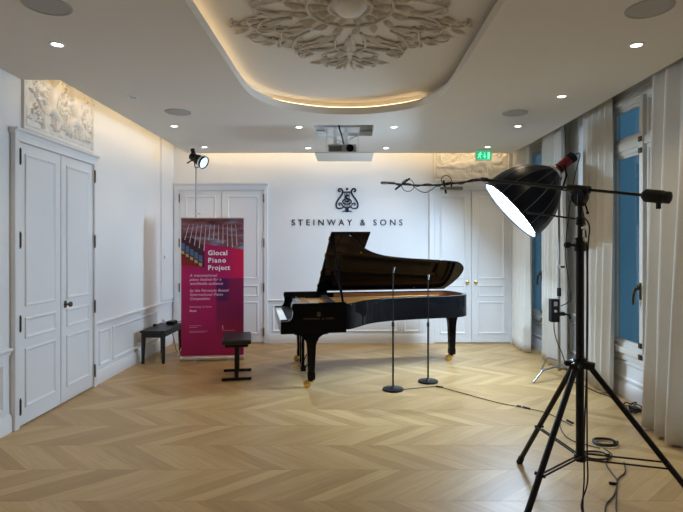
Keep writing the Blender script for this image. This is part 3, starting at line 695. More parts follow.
# exit sign
ex = thing('exit_sign', 'green illuminated running-man exit sign under the ceiling', 'exit sign', (1.985, 7.57, 2.83))
MB().box(-0.118, 0.118, -0.002, 0.03, -0.012, 0.142).build('housing', 'white_plastic', ex, bevel=0.008)
MB().box(-0.108, 0.108, -0.006, -0.001, 0.0, 0.128).build('green_panel', 'exit_green', ex)
MB().cyl((-0.07, 0.014, 0.14), (-0.07, 0.014, 0.162), 0.006, n=8).cyl((0.07, 0.014, 0.14), (0.07, 0.014, 0.162), 0.006, n=8).build('bracket', 'white_plastic', ex)
fx = lambda a, b, h: (a, h, b)
def ribbon(mb, pts, w, fn, h0, h1):
    pts = [Vector((p[0], p[1])) for p in pts]; n = len(pts); ws = w if isinstance(w, (list, tuple)) else [w] * n; L, R = [], []
    for i in range(n):
        t = (pts[min(i + 1, n - 1)] - pts[max(i - 1, 0)]).normalized(); q = Vector((-t.y, t.x)) * ws[i] / 2
        L.append(pts[i] + q); R.append(pts[i] - q)
    for i in range(n - 1): mb.prism([tuple(L[i]), tuple(L[i + 1]), tuple(R[i + 1]), tuple(R[i])], fn, h0, h1)
    return mb
def disc(mb, x, y, r, fn, h0, h1, n=14): return mb.prism([(x + r * math.cos(2 * PI * i / n), y + r * math.sin(2 * PI * i / n)) for i in range(n)], fn, h0, h1)
m = MB(); disc(m, -0.05, 0.103, 0.012, fx, -0.009, -0.005)
for pts, w in (([(-0.055, 0.088), (-0.065, 0.055)], 0.024), ([(-0.065, 0.055), (-0.045, 0.038), (-0.055, 0.016)], 0.012), ([(-0.066, 0.055), (-0.078, 0.035), (-0.098, 0.032)], 0.012), ([(-0.054, 0.086), (-0.032, 0.074), (-0.022, 0.082)], 0.009), ([(-0.056, 0.086), (-0.078, 0.082), (-0.088, 0.064)], 0.009)):
    ribbon(m, pts, w, fx, -0.009, -0.005)
m.build('running_figure', 'exit_mint', ex)
m = MB(); ribbon(m, [(0.012, 0.105), (0.012, 0.05)], 0.014, fx, -0.009, -0.005); m.prism([(-0.012, 0.055), (0.036, 0.055), (0.012, 0.02)], fx, -0.009, -0.005); m.build('arrow', 'exit_mint', ex)
MB().prism([(0.055, 0.015), (0.09, 0.015), (0.09, 0.112), (0.055, 0.112)], fx, -0.009, -0.005).build('doorway', 'exit_mint', ex)

# ------------------------------------------------------------------ emblem and lettering on the back wall
lg = thing('wall_sign', 'black lyre emblem and spaced capital lettering on the back wall', 'sign', (-0.047, YB, 1.88))
def emblem(parent, fn, s, h0, h1, material, name=None):
    """lyre drawn in a box about 1 wide, 1.15 high (origin at its foot); parts per stroke"""
    S = lambda pts: [(p[0] * s, p[1] * s) for p in pts]
    for q in (1, -1):
        c = c2([(q * .16, .24), (q * .30, .17), (q * .46, .20), (q * .50, .36), (q * .42, .56), (q * .26, .78), (q * .20, .93), (q * .25, 1.06), (q * .35, 1.08), (q * .40, 1.0), (q * .35, .95), (q * .31, .99)], 6)
        ribbon(MB(), S(c), [s * (.050 + .028 * math.sin(PI * i / len(c))) for i in range(len(c))], fn, h0, h1).build('lyre_arm', material, parent)
        c = c2([(q * .08, .20), (q * .20, .30), (q * .27, .40), (q * .36, .42), (q * .37, .34), (q * .31, .33)], 5)
        ribbon(MB(), S(c), .05 * s, fn, h0, h1).build('scroll', material, parent)
        c = c2([(q * .03, .36), (q * .17, .42), (q * .19, .52), (q * .10, .60), (q * .02, .62)], 5)
        ribbon(MB(), S(c), .06 * s, fn, h0, h1).build('monogram', material, parent)
    ribbon(MB(), S([(-.22, .93), (.22, .93)]), .055 * s, fn, h0, h1).build('crossbar', material, parent)
    for x in (-.10, 0, .10): ribbon(MB(), S([(x, .93), (x, .24)]), .030 * s, fn, h0, h1).build('string', material, parent)
    c = c2([(.09, .74), (.0, .79), (-.07, .72), (.0, .64), (.09, .56), (.0, .48), (-.10, .53)], 5)
    ribbon(MB(), S(c), .06 * s, fn, h0, h1).build('monogram', material, parent)
    disc(MB(), 0, 1.07 * s, .062 * s, fn, h0, h1).build('finial', material, parent)
    MB().prism(S([(-.26, 0), (-.10, .02), (0, -.01), (.10, .02), (.26, 0), (.20, .05), (.09, .08), (.07, .16), (.14, .24), (-.14, .24), (-.07, .16), (-.09, .08), (-.20, .05)]), fn, h0, h1).build('foot', material, parent)
lf = bpy.data.objects.new('lyre_emblem', None); COL.objects.link(lf); lf.parent = lg; lf.location = (0, 0, 0.21)
emblem(lf, lambda a, b, h: (a, -h, b), 0.345, 0.0, 0.012, 'ink')
text('STEINWAY & SONS', 0.098, 'ink', lg, Matrix.Translation((0.0, -0.005, 0)) @ Matrix.Rotation(PI / 2, 4, 'X'), width=1.77, depth=0.01, bold=0.001, align='CENTER', spacing=1.6)

# small fixtures on the left wall
sw = thing('wall_switch', 'small white switch plate on the left corner pier', 'switch', (XL + 0.03, 7.70, 1.38))
MB().box(0, 0.008, -0.04, 0.04, -0.04, 0.04).build('plate', 'white_plastic', sw, bevel=0.003); MB().box(0.008, 0.016, -0.012, 0.012, -0.018, 0.018).build('button', 'grey_plastic', sw, bevel=0.002)
so = thing('wall_socket', 'white wall socket above the black bench', 'socket', (XL, 7.72, 0.42))
MB().box(0, 0.010, -0.04, 0.04, -0.04, 0.04).build('plate', 'white_plastic', so, bevel=0.003); MB().cyl((0.0095, 0, 0), (0.013, 0, 0), 0.02, n=18).build('recess', 'grey_plastic', so)

# ------------------------------------------------------------------ grand piano (local: x = keyboard to tail, y = towards bass side, z up)
gp = thing('grand_piano', 'glossy black concert grand piano with raised lid and brass casters', 'piano', (-0.878, 6.163, 0), math.radians(11))
ZT, ZBm = 0.912, 0.632
curve = c2([(0.70, -0.715), (0.78, -0.69), (0.90, -0.55), (1.05, -0.372), (1.276, -0.225), (1.59, -0.14), (1.946, -0.09), (2.27, -0.05), (2.40, 0.005), (2.495, 0.13), (2.53, 0.35), (2.50, 0.57), (2.44, 0.70), (2.36, 0.75), (2.25, 0.76)], 6)
path = [(0.14, -0.715), (0.45, -0.715)] + curve + [(1.5, 0.76), (0.8, 0.76), (0.14, 0.76)]
def inset(path, d):
    out = []
    for i, p in enumerate(path):
        a = Vector(path[max(i - 1, 0)]); b = Vector(path[min(i + 1, len(path) - 1)]); t = (b - a).normalized(); out.append((p[0] - t.y * d, p[1] + t.x * d))
    return out
def wallstrip(pa, pb, z0, z1):
    n = len(pa); m = MB()
    vs = [(p[0], p[1], z0) for p in pa] + [(p[0], p[1], z1) for p in pa] + [(p[0], p[1], z0) for p in pb] + [(p[0], p[1], z1) for p in pb]; fs = []
    for i in range(n - 1):
        fs += [(i, i + 1, n + i + 1, n + i), (2 * n + i, 3 * n + i, 3 * n + i + 1, 2 * n + i + 1), (n + i, n + i + 1, 3 * n + i + 1, 3 * n + i), (i, 2 * n + i, 2 * n + i + 1, i + 1)]
    fs += [(0, n, 3 * n, 2 * n), (n - 1, 3 * n - 1, 4 * n - 1, 2 * n - 1)]
    return m.add(vs, fs)
wallstrip(path, inset(path, 0.045), ZBm, ZT).build('rim', 'piano_black', gp, smooth=True, bevel=0.004)
p2 = inset(path, 0.046); p3 = inset(path, 0.066)
ir = [(a, b) for a, b in zip(p2, p3) if a[0] > 0.26]
wallstrip([a for a, b in ir], [b for a, b in ir], ZBm + 0.02, ZT - 0.012).build('inner_rim', 'mahogany', gp, smooth=True)
loop = [p for p in p2]
MB().prism([p for p in loop], lambda a, b, h: (a, b, h), ZBm + 0.07, ZBm + 0.085).build('soundboard', 'spruce', gp)
# cast plate with cut-outs: front web, hitch rim and struts
pin = [p for p in inset(path, 0.072) if p[0] > 0.25]
pin2 = [p for p in inset(path, 0.20) if p[0] > 0.25]
wallstrip(pin, pin2, 0.80, 0.825).build('plate_rim', 'gold_plate', gp, smooth=True)
MB().box(0.27, 0.60, -0.64, 0.69, 0.815, 0.84).build('plate_web', 'gold_plate', gp, bevel=0.006)
for (y0, y1, x1) in ((-0.42, -0.40, 0.92), (-0.12, -0.02, 1.45), (0.20, 0.36, 2.30), (0.48, 0.58, 2.28)):
    MB().prism([(0.58, y0 - 0.018), (0.58, y0 + 0.018), (x1, y1 + 0.014), (x1, y1 - 0.014)], lambda a, b, h: (a, b, h), 0.81, 0.865).build('plate_strut', 'gold_plate', gp, bevel=0.004)
m = MB()
for i in range(74):
    t = i / 73; y0 = -0.60 + 1.26 * t
    xe = 0.78 + 1.45 * t ** 0.75; ye = y0 * (1 - 0.25 * t) - 0.02 + 0.12 * t
    ye = max(ye, np.interp(xe, [p[0] for p in curve[:60]], [p[1] for p in curve[:60]]) + 0.16)
    m.add([(0.42, y0 - .001, 0.852), (0.42, y0 + .001, 0.852), (xe, ye + .001, 0.845), (xe, ye - .001, 0.845)], [(0, 1, 2, 3)])
so_ = m.build('strings', 'steel_string', gp, fix=False); so_['kind'] = 'stuff'
m = MB()
for r in range(4):
    for i in range(60): m.cyl((0.31 + 0.025 * r, -0.60 + 1.24 * i / 59 + 0.005 * (r % 2), 0.84), (0.31 + 0.025 * r, -0.60 + 1.24 * i / 59 + 0.005 * (r % 2), 0.862), 0.0035, n=5)
tp = m.build('tuning_pins', 'chrome', gp); tp['kind'] = 'stuff'
m = MB()
for i in range(66):
    y = -0.50 + 1.15 * i / 65; m.box(0.62, 0.66 + 0.03 * i / 65, y - 0.005, y + 0.005, 0.855, 0.885)
dm = m.build('dampers', 'satin_black', gp); dm['kind'] = 'stuff'
# arms (cheeks) with their scrolled fronts
prof = [(0.0, 0.602), (0.0, 0.728), (0.012, 0.737), (0.07, 0.738)] + c2([(0.07, 0.738), (0.105, 0.752), (0.125, 0.79), (0.13, 0.84)], 4) + [(0.118, 0.885), (0.122, 0.925), (0.14, 0.930), (0.715, 0.930), (0.715, 0.602)]
for (v0, v1) in ((-0.722, -0.655), (0.70, 0.767)): MB().prism(prof, lambda a, b, h: (a, h, b), v0, v1).build('arm', 'piano_black', gp, bevel=0.004)
MB().box(0.0, 0.68, -0.66, 0.705, 0.606, 0.672).build('keybed', 'piano_black', gp, bevel=0.004)
MB().box(0.0, 0.012, -0.655, 0.70, 0.665, 0.700).build('keyslip', 'piano_black', gp, bevel=0.005)
for (v0, v1) in ((-0.655, -0.60), (0.645, 0.70)): MB().box(0.004, 0.165, v0, v1, 0.672, 0.745).build('key_block', 'piano_black', gp, bevel=0.008)
m = MB(); W_ = (0.645 + 0.60) / 52
for i in range(52): m.box(0.006, 0.175, -0.60 + i * W_ + 0.0006, -0.60 + (i + 1) * W_ - 0.0006, 0.690, 0.730)
wk = m.build('white_keys', 'ivory', gp); wk['kind'] = 'stuff'
m = MB()
for i in range(51):
    if (51 - i) % 7 in (1, 2, 4, 5, 6): m.box(0.080, 0.175, -0.60 + (i + 1) * W_ - 0.0055, -0.60 + (i + 1) * W_ + 0.0055, 0.728, 0.742)
bk = m.build('black_keys', 'satin_black', gp); bk['kind'] = 'stuff'
MB().prism([(0.176, 0.70), (0.168, 0.75), (0.178, 0.80), (0.200, 0.872), (0.215, 0.878), (0.222, 0.872), (0.20, 0.80), (0.19, 0.70)], lambda a, b, h: (a, h, b), -0.652, 0.698).build('fallboard', 'piano_black', gp, smooth=True)
MB().box(0.215, 0.265, -0.655, 0.70, 0.80, 0.885).build('stretcher', 'piano_black', gp, bevel=0.004)
MB().box(0.262, 0.285, -0.655, 0.70, 0.78, 0.868).build('pin_block', 'spruce', gp, bevel=0.003)
# lid (opened on its prop) and the folded front flap
TH = math.radians(30.9); cT, sT = math.cos(TH), math.sin(TH)
LP = lambda u, s, t: (u, 0.75 - s * cT + t * sT, 0.938 + s * sT + t * cT)
lidp = [(0.575, -0.02), (0.575, 1.447), (0.70, 1.447)] + c2([(0.70, 1.447), (0.80, 1.425), (0.92, 1.29), (1.05, 1.105), (1.276, 0.955), (1.59, 0.876), (1.946, 0.83), (2.271, 0.786), (2.40, 0.735), (2.50, 0.606), (2.528, 0.40), (2.492, 0.165), (2.44, 0.02)], 6) + [(2.43, -0.02)]
lid = MB().prism(lidp, LP, 0.0, 0.018).build('lid', 'piano_black', gp, bevel=0.003)
MB().prism([(0.585, -0.01), (0.585, 1.447), (1.042, 1.45), (1.042, -0.01)], LP, 0.021, 0.039).build('lid_flap', 'piano_black', gp, bevel=0.003)
for s in (0.12, 0.5, 0.95, 1.33): MB().tube([LP(0.573, s - 0.04, 0.02), LP(0.573, s + 0.04, 0.02)], 0.006, 8).build('hinge', 'brass', lid)
MB().lathe([(0.012, 0), (0.012, 0.008), (0.006, 0.012)], LP(1.00, 1.05, -0.0), (0, -sT, -cT), 14).build('lid_button', 'brass', lid)
MB().lathe([(0.016, 0), (0.016, 0.008), (0.008, 0.014)], LP(1.95, 0.05, -0.0), (0, -sT, -cT), 14).build('lid_button', 'brass', lid)
MB().tube([(0.70, -0.64, 0.86), (0.64, 0.75 - 1.25 * cT, 0.938 + 1.25 * sT)], [0.014, 0.010], 8).build('prop_stick', 'piano_black', gp)
MB().tube([(0.715, -0.63, 0.86), (0.665, 0.75 - 1.0 * cT, 0.93 + 1.0 * sT - 0.12)], [0.011, 0.008], 8).build('prop_stick', 'piano_black', gp)
# legs with brackets and brass casters
def leg(u, v, ztop, wdir):
    m = MB()
    pr = [(-0.19, ztop), (0.19, ztop), (0.185, ztop - 0.018), (0.13, ztop - 0.026), (0.085, ztop - 0.055), (0.056, ztop - 0.11), (0.050, ztop - 0.15)] if wdir else [(-0.095, ztop), (0.095, ztop), (0.09, ztop - 0.02), (0.07, ztop - 0.05), (0.056, ztop - 0.10), (0.050, ztop - 0.15)]
    full = pr + [(0.036, 0.155), (0.030, 0.150)] + [(-0.030, 0.150), (-0.036, 0.155)] + [(-a, b) for a, b in pr[2:]][::-1]
    m.prism(full, lambda a, b, h: (u + a, v + h, b), -0.042, 0.042)
    L = m.build('leg', 'piano_black', gp, bevel=0.005)
    MB().prism([(-0.036, 0), (0.036, 0), (0.042, 0.02), (0.042, 0.07), (0.036, 0.085), (-0.036, 0.085), (-0.042, 0.07), (-0.042, 0.02)], lambda a, b, h: (u + a, v + h, 0.085 + b), -0.042, 0.042).build('ankle', 'piano_black', L, bevel=0.004)
    MB().lathe([(0.028, 0.0), (0.030, 0.012), (0.020, 0.02), (0.016, 0.034)], (u, v, 0.058), n=20).build('ferrule', 'brass', L, smooth=True)
    off = -0.045
    for s in (-1, 1): MB().lathe([(0.0, -0.011), (0.030, -0.011), (0.039, -0.007), (0.039, 0.007), (0.030, 0.011), (0.0, 0.011)], (u + off, v + s * 0.019, 0.039), (0, 1, 0), 22, cap=False).build('caster_wheel', 'brass', L, smooth=True)
    MB().tube(catmull([(u, v, 0.075), (u - 0.008, v, 0.085), (u - 0.035, v, 0.082), (u + off, v, 0.039)], 4), 0.012, 8).build('caster_fork', 'brass', L, smooth=True)
leg(0.335, -0.64, 0.604, True); leg(0.335, 0.66, 0.604, True); leg(2.36, 0.31, ZBm + 0.0, False)
MB().box(2.22, 2.46, 0.15, 0.45, ZBm - 0.0, ZBm + 0.03).build('leg_plate', 'piano_black', gp)
for (x, y0, y1) in ((1.0, -0.35, 0.72), (1.6, -0.09, 0.72)): MB().box(x - 0.04, x + 0.04, y0, y1, ZBm + 0.0, ZBm + 0.07).build('back_beam', 'piano_black', gp)
# pedal lyre
ly = MB().box(0.27, 0.33, -0.15, 0.19, 0.055, 0.125).build('lyre_box', 'piano_black', gp, bevel=0.008)
for y in (-0.09, 0.13): MB().box(0.282, 0.318, y - 0.02, y + 0.02, 0.125, 0.606).build('lyre_post', 'piano_black', gp, bevel=0.004)
for y in (-0.12, 0.16): MB().tube([(0.33, y, 0.10), (0.56, y, 0.61)], 0.007, 8).build('lyre_brace', 'piano_black', gp)
for y in (-0.05, 0.02, 0.09): MB().prism([(0.17, 0.060), (0.19, 0.075), (0.28, 0.080), (0.28, 0.070), (0.19, 0.063), (0.175, 0.053)], lambda a, b, h: (a, h, b), y - 0.014, y + 0.014).build('pedal', 'brass', ly, bevel=0.003)
# emblem and name in bronze on the treble side
em = bpy.data.objects.new('side_emblem', None); COL.objects.link(em); em.parent = gp; em.location = (0.41, -0.7225, 0.785)
emblem(em, lambda a, b, h: (a, -h, b), 0.045, -0.001, 0.0012, 'print_bronze')
text('STEINWAY & SONS', 0.020, 'print_bronze', gp, Matrix.Translation((0.41, -0.723, 0.752)) @ Matrix.Rotation(PI / 2, 4, 'X'), width=0.33, depth=0.001, align='CENTER', spacing=1.2)
tag(em, 'bronze lyre emblem printed on the piano side')

# ------------------------------------------------------------------ piano bench (T feet)
pb = thing('piano_bench', 'black padded piano bench on two T-shaped steel feet', 'bench', (-1.35, 6.10, 0), math.radians(11))
MB().box(-0.165, 0.165, -0.29, 0.29, 0.418, 0.475).build('seat_cushion', 'leather_black', pb, bevel=0.022, seg=4)
for (x, y) in [(a, b) for a in (-0.07, 0.07) for b in (-0.14, 0.0, 0.14)]: MB().ball((x, y, 0.475), 0.007, 8, sz=0.5).build('tuft_button', 'leather_black', pb)
MB().box(-0.13, 0.13, -0.25, 0.25, 0.385, 0.418).build('seat_frame', 'black_metal', pb, bevel=0.004)
for y in (-0.215, 0.215):
    MB().box(-0.168, 0.168, y - 0.02, y + 0.02, 0.004, 0.030).build('foot_bar', 'black_metal', pb, bevel=0.004)
    MB().box(-0.024, 0.024, y - 0.02, y + 0.02, 0.03, 0.385).build('post', 'black_metal', pb, bevel=0.004)
    for x in (-0.14, 0.14): MB().lathe([(0.012, 0), (0.012, 0.006)], (x, y, 0), n=12).build('foot_pad', 'rubber', pb)
MB().box(-0.012, 0.012, -0.2, 0.2, 0.19, 0.215).build('cross_brace', 'black_metal', pb, bevel=0.003)

# ------------------------------------------------------------------ black bench by the left wall
wbn = thing('wooden_bench', 'low black wooden bench against the left wall', 'bench', (-2.59, 7.05, 0))
MB().box(-0.165, 0.165, -0.38, 0.38, 0.412, 0.437).build('seat', 'satin_black', wbn, bevel=0.005)
MB().box(-0.145, 0.145, -0.355, 0.355, 0.345, 0.412).build('apron', 'satin_black', wbn, bevel=0.004)
for x in (-1, 1):
    for y in (-1, 1):
        a, b = x * 0.128, y * 0.335
        MB().tube([(a, b, 0.40), (a + x * 0.006, b + y * 0.004, 0.0)], [0.032, 0.021], 4).build('leg', 'satin_black', wbn)
ad = thing('power_box', 'small black power box with cable on the bench', 'power box', (-2.55, 7.30, 0.437))
MB().box(-0.05, 0.06, -0.09, 0.06, 0.0, 0.045).build('case', 'matte_black', ad, bevel=0.006)
MB().tube(catmull([(0.05, 0.04, 0.02), (0.12, 0.06, 0.03), (0.155, 0.05, 0.02), (0.165, 0.02, -0.2), (0.165, -0.02, -0.425)], 6), 0.005, 6).build('lead', 'cable_black', ad, smooth=True)
MB().box(-0.03, 0.02, -0.04, 0.0, 0.045, 0.05).build('switch', 'grey_plastic', ad)
pg = thing('power_adapter', 'tiny black plug lying near the wall end of the bench', 'plug', (-2.72, 7.10, 0.437))
MB().box(-0.018, 0.018, -0.02, 0.02, 0.0, 0.026).build('body', 'matte_black', pg, bevel=0.004); MB().cyl((-0.006, 0.02, 0.013), (-0.006, 0.038, 0.013), 0.003, n=8).build('pin', 'chrome', pg)
tag(MB().tube(catmull([(XL + 0.012, 7.72, 0.42), (-2.74, 7.70, 0.36), (-2.62, 7.60, 0.15), (-2.55, 7.50, 0.006), (-2.36, 7.25, 0.006), (-2.20, 7.30, 0.006)], 8), 0.005, 6).build('power_cable', 'cable_black', smooth=True), 'thin dark cable drooping from the wall socket behind the bench', 'cable')
tag(MB().tube(catmull([(-2.42, 7.20, 0.006), (-2.40, 7.26, 0.10), (-2.36, 7.32, 0.24), (-2.28, 7.38, 0.30)], 8), 0.006, 6).build('white_cable', 'white_plastic', smooth=True), 'pale cable sloping up from the floor beside the bench', 'cable')

# ------------------------------------------------------------------ roll-up banner
bn = thing('roll_up_banner', 'tall magenta roll-up banner printed with white text', 'banner', (-1.868, 6.935, 0), math.radians(6.5))
BW, BZ0, BZ1 = 0.415, 0.045, 1.925
me = bpy.data.meshes.new('banner_sheet')
me.from_pydata([(-BW, 0, BZ0), (BW, 0, BZ0), (BW, 0, BZ1), (-BW, 0, BZ1), (-BW, 0.004, BZ0), (BW, 0.004, BZ0), (BW, 0.004, BZ1), (-BW, 0.004, BZ1)], [], [(0, 1, 2, 3), (7, 6, 5, 4), (0, 4, 5, 1), (1, 5, 6, 2), (2, 6, 7, 3), (3, 7, 4, 0)])
ul = me.uv_layers.new(name='UVMap')
for lp in me.loops:
    c = me.vertices[lp.vertex_index].co; ul.data[lp.index].uv = ((c.x + BW) / (2 * BW), (c.z - BZ0) / (BZ1 - BZ0))
me.materials.append(MATS['banner_print']); sheet = bpy.data.objects.new('banner_sheet', me); COL.objects.link(sheet); sheet.parent = bn
BU = lambda u, v, h: (-BW + 2 * BW * u, -h, BZ0 + (BZ1 - BZ0) * v)
MB().prism([(0.0, 1.0), (1.0, 1.0), (1.0, 0.775), (0.37, 0.815), (0.37, 0.645), (0.25, 0.655), (0.0, 0.71)], BU, 0.0002, 0.0006).build('printed_photo', 'banner_photo', sheet)
def pq(name, m, pts, h=0.0010): MB().prism(pts, BU, 0.0006, h).build(name, m, sheet)
pq('printed_dark_band', 'print_dark', [(0.0, 0.86), (0.18, 0.86), (0.37, 0.80), (0.37, 0.645), (0.25, 0.655), (0.0, 0.71)], 0.0008)  # dark lower band of the printed picture
for i in range(12):        # strings fanning out towards the lower edge of the printed photograph
    ut = 0.12 + 0.068 * i; ub = 0.05 + 0.076 * i; vb = 0.83 - 0.03 * math.sin(i * 0.8) if i > 4 else 0.855 - 0.02 * i
    pq('printed_string', 'print_string', [(ut, 0.955), (ut + 0.006, 0.955), (ub + 0.014, vb - 0.01), (ub, vb - 0.01)], 0.0011)
rr = random.Random(3)
for i in range(5):
    u = 0.0 + 0.07 * i; v = 0.825 - 0.022 * i
    pq('printed_block', 'print_blue', [(max(0, u), v), (u + 0.055, v - 0.006), (u + 0.055, v - 0.055), (max(0, u), v - 0.045)], 0.0012)
    pq('printed_block', 'print_tan', [(max(0, u), v - 0.055), (u + 0.05, v - 0.062), (u + 0.05, v - 0.085), (max(0, u), v - 0.078)], 0.0012)
pq('printed_wedge', 'felt_red', [(0.0, 0.735), (0.25, 0.67), (0.25, 0.655), (0.0, 0.665)], 0.0012)
RX = Matrix.Rotation(PI / 2, 4, 'X')
def bt(s, u, v, cap, m, bold=0.0, shear=0.0, width=None):
    p = BU(u, v, 0.0014); text(s, cap, m, sheet, Matrix.Translation(p) @ RX, name='printed_text', width=width, depth=0.0008, bold=bold, shear=shear, spacing=0.95)
for i, (s, w) in enumerate((('Glocal', 0.255), ('Piano', 0.235), ('Project', 0.29))): bt(s, 0.425, 0.735 - 0.0535 * i, 0.066, 'print_white', 0.0022, width=w)
for i, (s, w) in enumerate((('A transnational', 0.37), ('piano festival for a', 0.42), ('worldwide audience', 0.435))): bt(s, 0.135, 0.580 - 0.0295 * i, 0.036, 'print_pink', 0.0015, 0.3, w)
for i, (s, w) in enumerate((('by the Ferruccio Busoni', 0.52), ('International Piano', 0.44), ('Competition', 0.265))): bt(s, 0.135, 0.471 - 0.0295 * i, 0.036, 'print_pink', 0.0015, 0.3, w)
bt('Steinway & Sons', 0.135, 0.356, 0.026, 'print_pink', 0.0005, 0, 0.285); bt('Paris', 0.135, 0.327, 0.026, 'print_white', 0.0012, 0, 0.085)
for (u0, u1, v) in ((0.13, 0.32, 0.225), (0.13, 0.26, 0.213), (0.13, 0.42, 0.185), (0.13, 0.38, 0.178), (0.66, 0.86, 0.188)): pq('printed_rule', 'print_pink', [(u0, v), (u1, v), (u1, v + 0.0022), (u0, v + 0.0022)], 0.0011)
pq('printed_rule', 'print_pink', [(0.655, 0.195), (0.668, 0.195), (0.668, 0.225), (0.655, 0.225)], 0.0011)
MB().box(-BW - 0.004, BW + 0.004, -0.008, 0.012, BZ1 - 0.003, BZ1 + 0.014).build('top_rail', 'aluminium', bn, bevel=0.003)
MB().prism([(-0.05, 0.012), (0.05, 0.012), (0.05, 0.045), (0.03, 0.062), (-0.02, 0.062), (-0.05, 0.045)], lambda a, b, h: (h, a, b), -BW - 0.012, BW + 0.012).build('base_cassette', 'aluminium', bn, bevel=0.004)
for x in (-0.22, 0.22): MB().box(x - 0.025, x + 0.025, -0.11, 0.12, 0.0, 0.014).build('foot', 'aluminium', bn, bevel=0.003)
MB().cyl((0, 0.02, 0.06), (0, 0.02, BZ1), 0.008, n=10).build('support_pole', 'aluminium', bn)

# ------------------------------------------------------------------ stage lamp on a pole behind the banner
sl = thing('stage_lamp', 'lit stage lamp on a thin pole rising behind the banner', 'lamp', (-2.19, 7.25, 0))
MB().cyl((0, 0, 0.0), (0, 0, 1.35), 0.014, n=12).cyl((0, 0, 1.35), (0, 0, 2.66), 0.010, n=12).build('pole', 'stand_steel', sl, smooth=True)
for a in (0.5, 2.6, 4.7): MB().tube([(0.02 * math.cos(a), 0.02 * math.sin(a), 0.42), (0.19 * math.cos(a), 0.19 * math.sin(a), 0.012)], 0.009, 8).build('leg', 'black_metal', sl)
MB().box(-0.02, 0.07, -0.012, 0.012, 2.00, 2.02).build('pole_clip', 'aluminium', sl, bevel=0.003)
d_ = Vector((0.84, -0.34, -0.46)).normalized(); c_ = Vector((0.065, -0.03, 2.76))
hd = MB().lathe([(0.03, -0.17), (0.055, -0.16), (0.062, -0.06), (0.072, -0.05), (0.076, 0.03), (0.090, 0.04), (0.092, 0.085), (0.083, 0.088), (0.078, 0.06)], c_, d_, 26, cap=False).build('lamp_head', 'black_metal', sl, smooth=True)
MB().lathe([(0.050, -0.16), (0.0, -0.165)], c_, d_, 20, cap=False).build('back_cap', 'black_metal', hd)
MB().lathe([(0.080, 0.070), (0.06, 0.082), (0.0, 0.090)], c_, d_, 24, cap=False).build('lens', 'lamp_lens', hd, smooth=True)
MB().lathe([(0.077, 0.03), (0.0945, 0.040), (0.0945, 0.055), (0.091, 0.060)], c_, d_, 26, cap=False).build('lens_ring', 'chrome', hd, smooth=True)
yk = Vector((0, 0, 1)).cross(d_).normalized()
MB().tube(catmull([c_ + yk * 0.07, c_ + yk * 0.085 + Vector((-0.02, 0.01, -0.04)), Vector((0, 0, 2.66)), c_ - yk * 0.085 + Vector((-0.02, 0.01, -0.04)), c_ - yk * 0.07], 5), 0.008, 6).build('yoke', 'black_metal', sl, smooth=True)
MB().tube([c_ - d_ * 0.12 + Vector((0, 0, 0.03)), c_ - d_ * 0.12 + Vector((-0.02, 0, 0.12))], 0.03, 8).build('ballast_box', 'black_metal', hd)
MB().tube([c_ - d_ * 0.05 - yk * 0.06, c_ - d_ * 0.02 + Vector((-0.16, -0.02, -0.05))], 0.010, 6).build('tilt_handle', 'black_metal', hd)
ld = bpy.data.lights.new('lamp_beam', 'SPOT'); ld.energy = SPOT_W; ld.color = (0.58, 0.78, 1.0); ld.spot_size = math.radians(78); ld.spot_blend = 0.9; ld.shadow_soft_size = 0.06
lo = bpy.data.objects.new('lamp_beam', ld); COL.objects.link(lo); lo.parent = sl; lo.location = c_ + d_ * 0.11; lo.rotation_euler = d_.to_track_quat('-Z', 'Y').to_euler()

# ------------------------------------------------------------------ microphone floor stands before the piano
def mic_stand(x, y, h, label):
    t = thing('microphone_stand', label, 'microphone stand', (x, y, 0), group='slim microphone stands before the piano')
    MB().lathe([(0.112, 0.0), (0.115, 0.006), (0.110, 0.020), (0.03, 0.026), (0.014, 0.04)], n=36).build('base', 'satin_black', t, smooth=True)
    MB().cyl((0, 0, 0.02), (0, 0, h * 0.56), 0.010, n=12).build('pole', 'satin_black', t, smooth=True)
    MB().cyl((0, 0, h * 0.54), (0, 0, h), 0.0065, n=10).build('upper_pole', 'satin_black', t, smooth=True)
    MB().lathe([(0.013, 0), (0.015, 0.01), (0.013, 0.05)], (0, 0, h * 0.53), n=14).build('clutch', 'satin_black', t, smooth=True)
    mc = MB().lathe([(0.009, 0), (0.010, 0.04), (0.012, 0.05), (0.012, 0.075), (0.005, 0.08)], (0, -0.012, h - 0.03), (0.1, 0.35, 0.4), 14).build('microphone', 'satin_black', t, smooth=True)
    return t
mic_stand(0.463, 5.49, 1.29, 'nearer slim black microphone stand, left of the pair by the piano')
mic_stand(0.889, 5.81, 1.19, 'farther slim black microphone stand, right of the pair by the piano')

# ------------------------------------------------------------------ softbox on its steel stand
ls = thing('softbox_light', 'large lit black softbox with red lamp on a steel stand', 'softbox', (2.46, 6.0, 0))
def leg_c(ang, z, L): 
    c, s = math.cos(ang), math.sin(ang)
    pts = catmull([(0, 0, z), (0.10 * c, 0.10 * s, z), (L * 0.62 * c, L * 0.62 * s, z - 0.01), (L * 0.72 * c, L * 0.72 * s, z - 0.035), (L * c, L * s, 0.012)], 5)
    MB().tube(pts, 0.012, 10).build('leg', 'stand_steel', ls, smooth=True)
leg_c(math.radians(212), 0.135, 0.46); leg_c(math.radians(278), 0.165, 0.44); leg_c(math.radians(102), 0.195, 0.36)
MB().cyl((0, 0, 0.08), (0, 0, 1.3), 0.0165, n=14).cyl((0, 0, 1.3), (0, 0, 2.28), 0.013, n=14).build('column', 'stand_steel', ls, smooth=True)
MB().lathe([(0.022, 0), (0.024, 0.01), (0.024, 0.09), (0.02, 0.1)], (0, 0, 0.96), n=16).build('grip_sleeve', 'matte_black', ls, smooth=True)
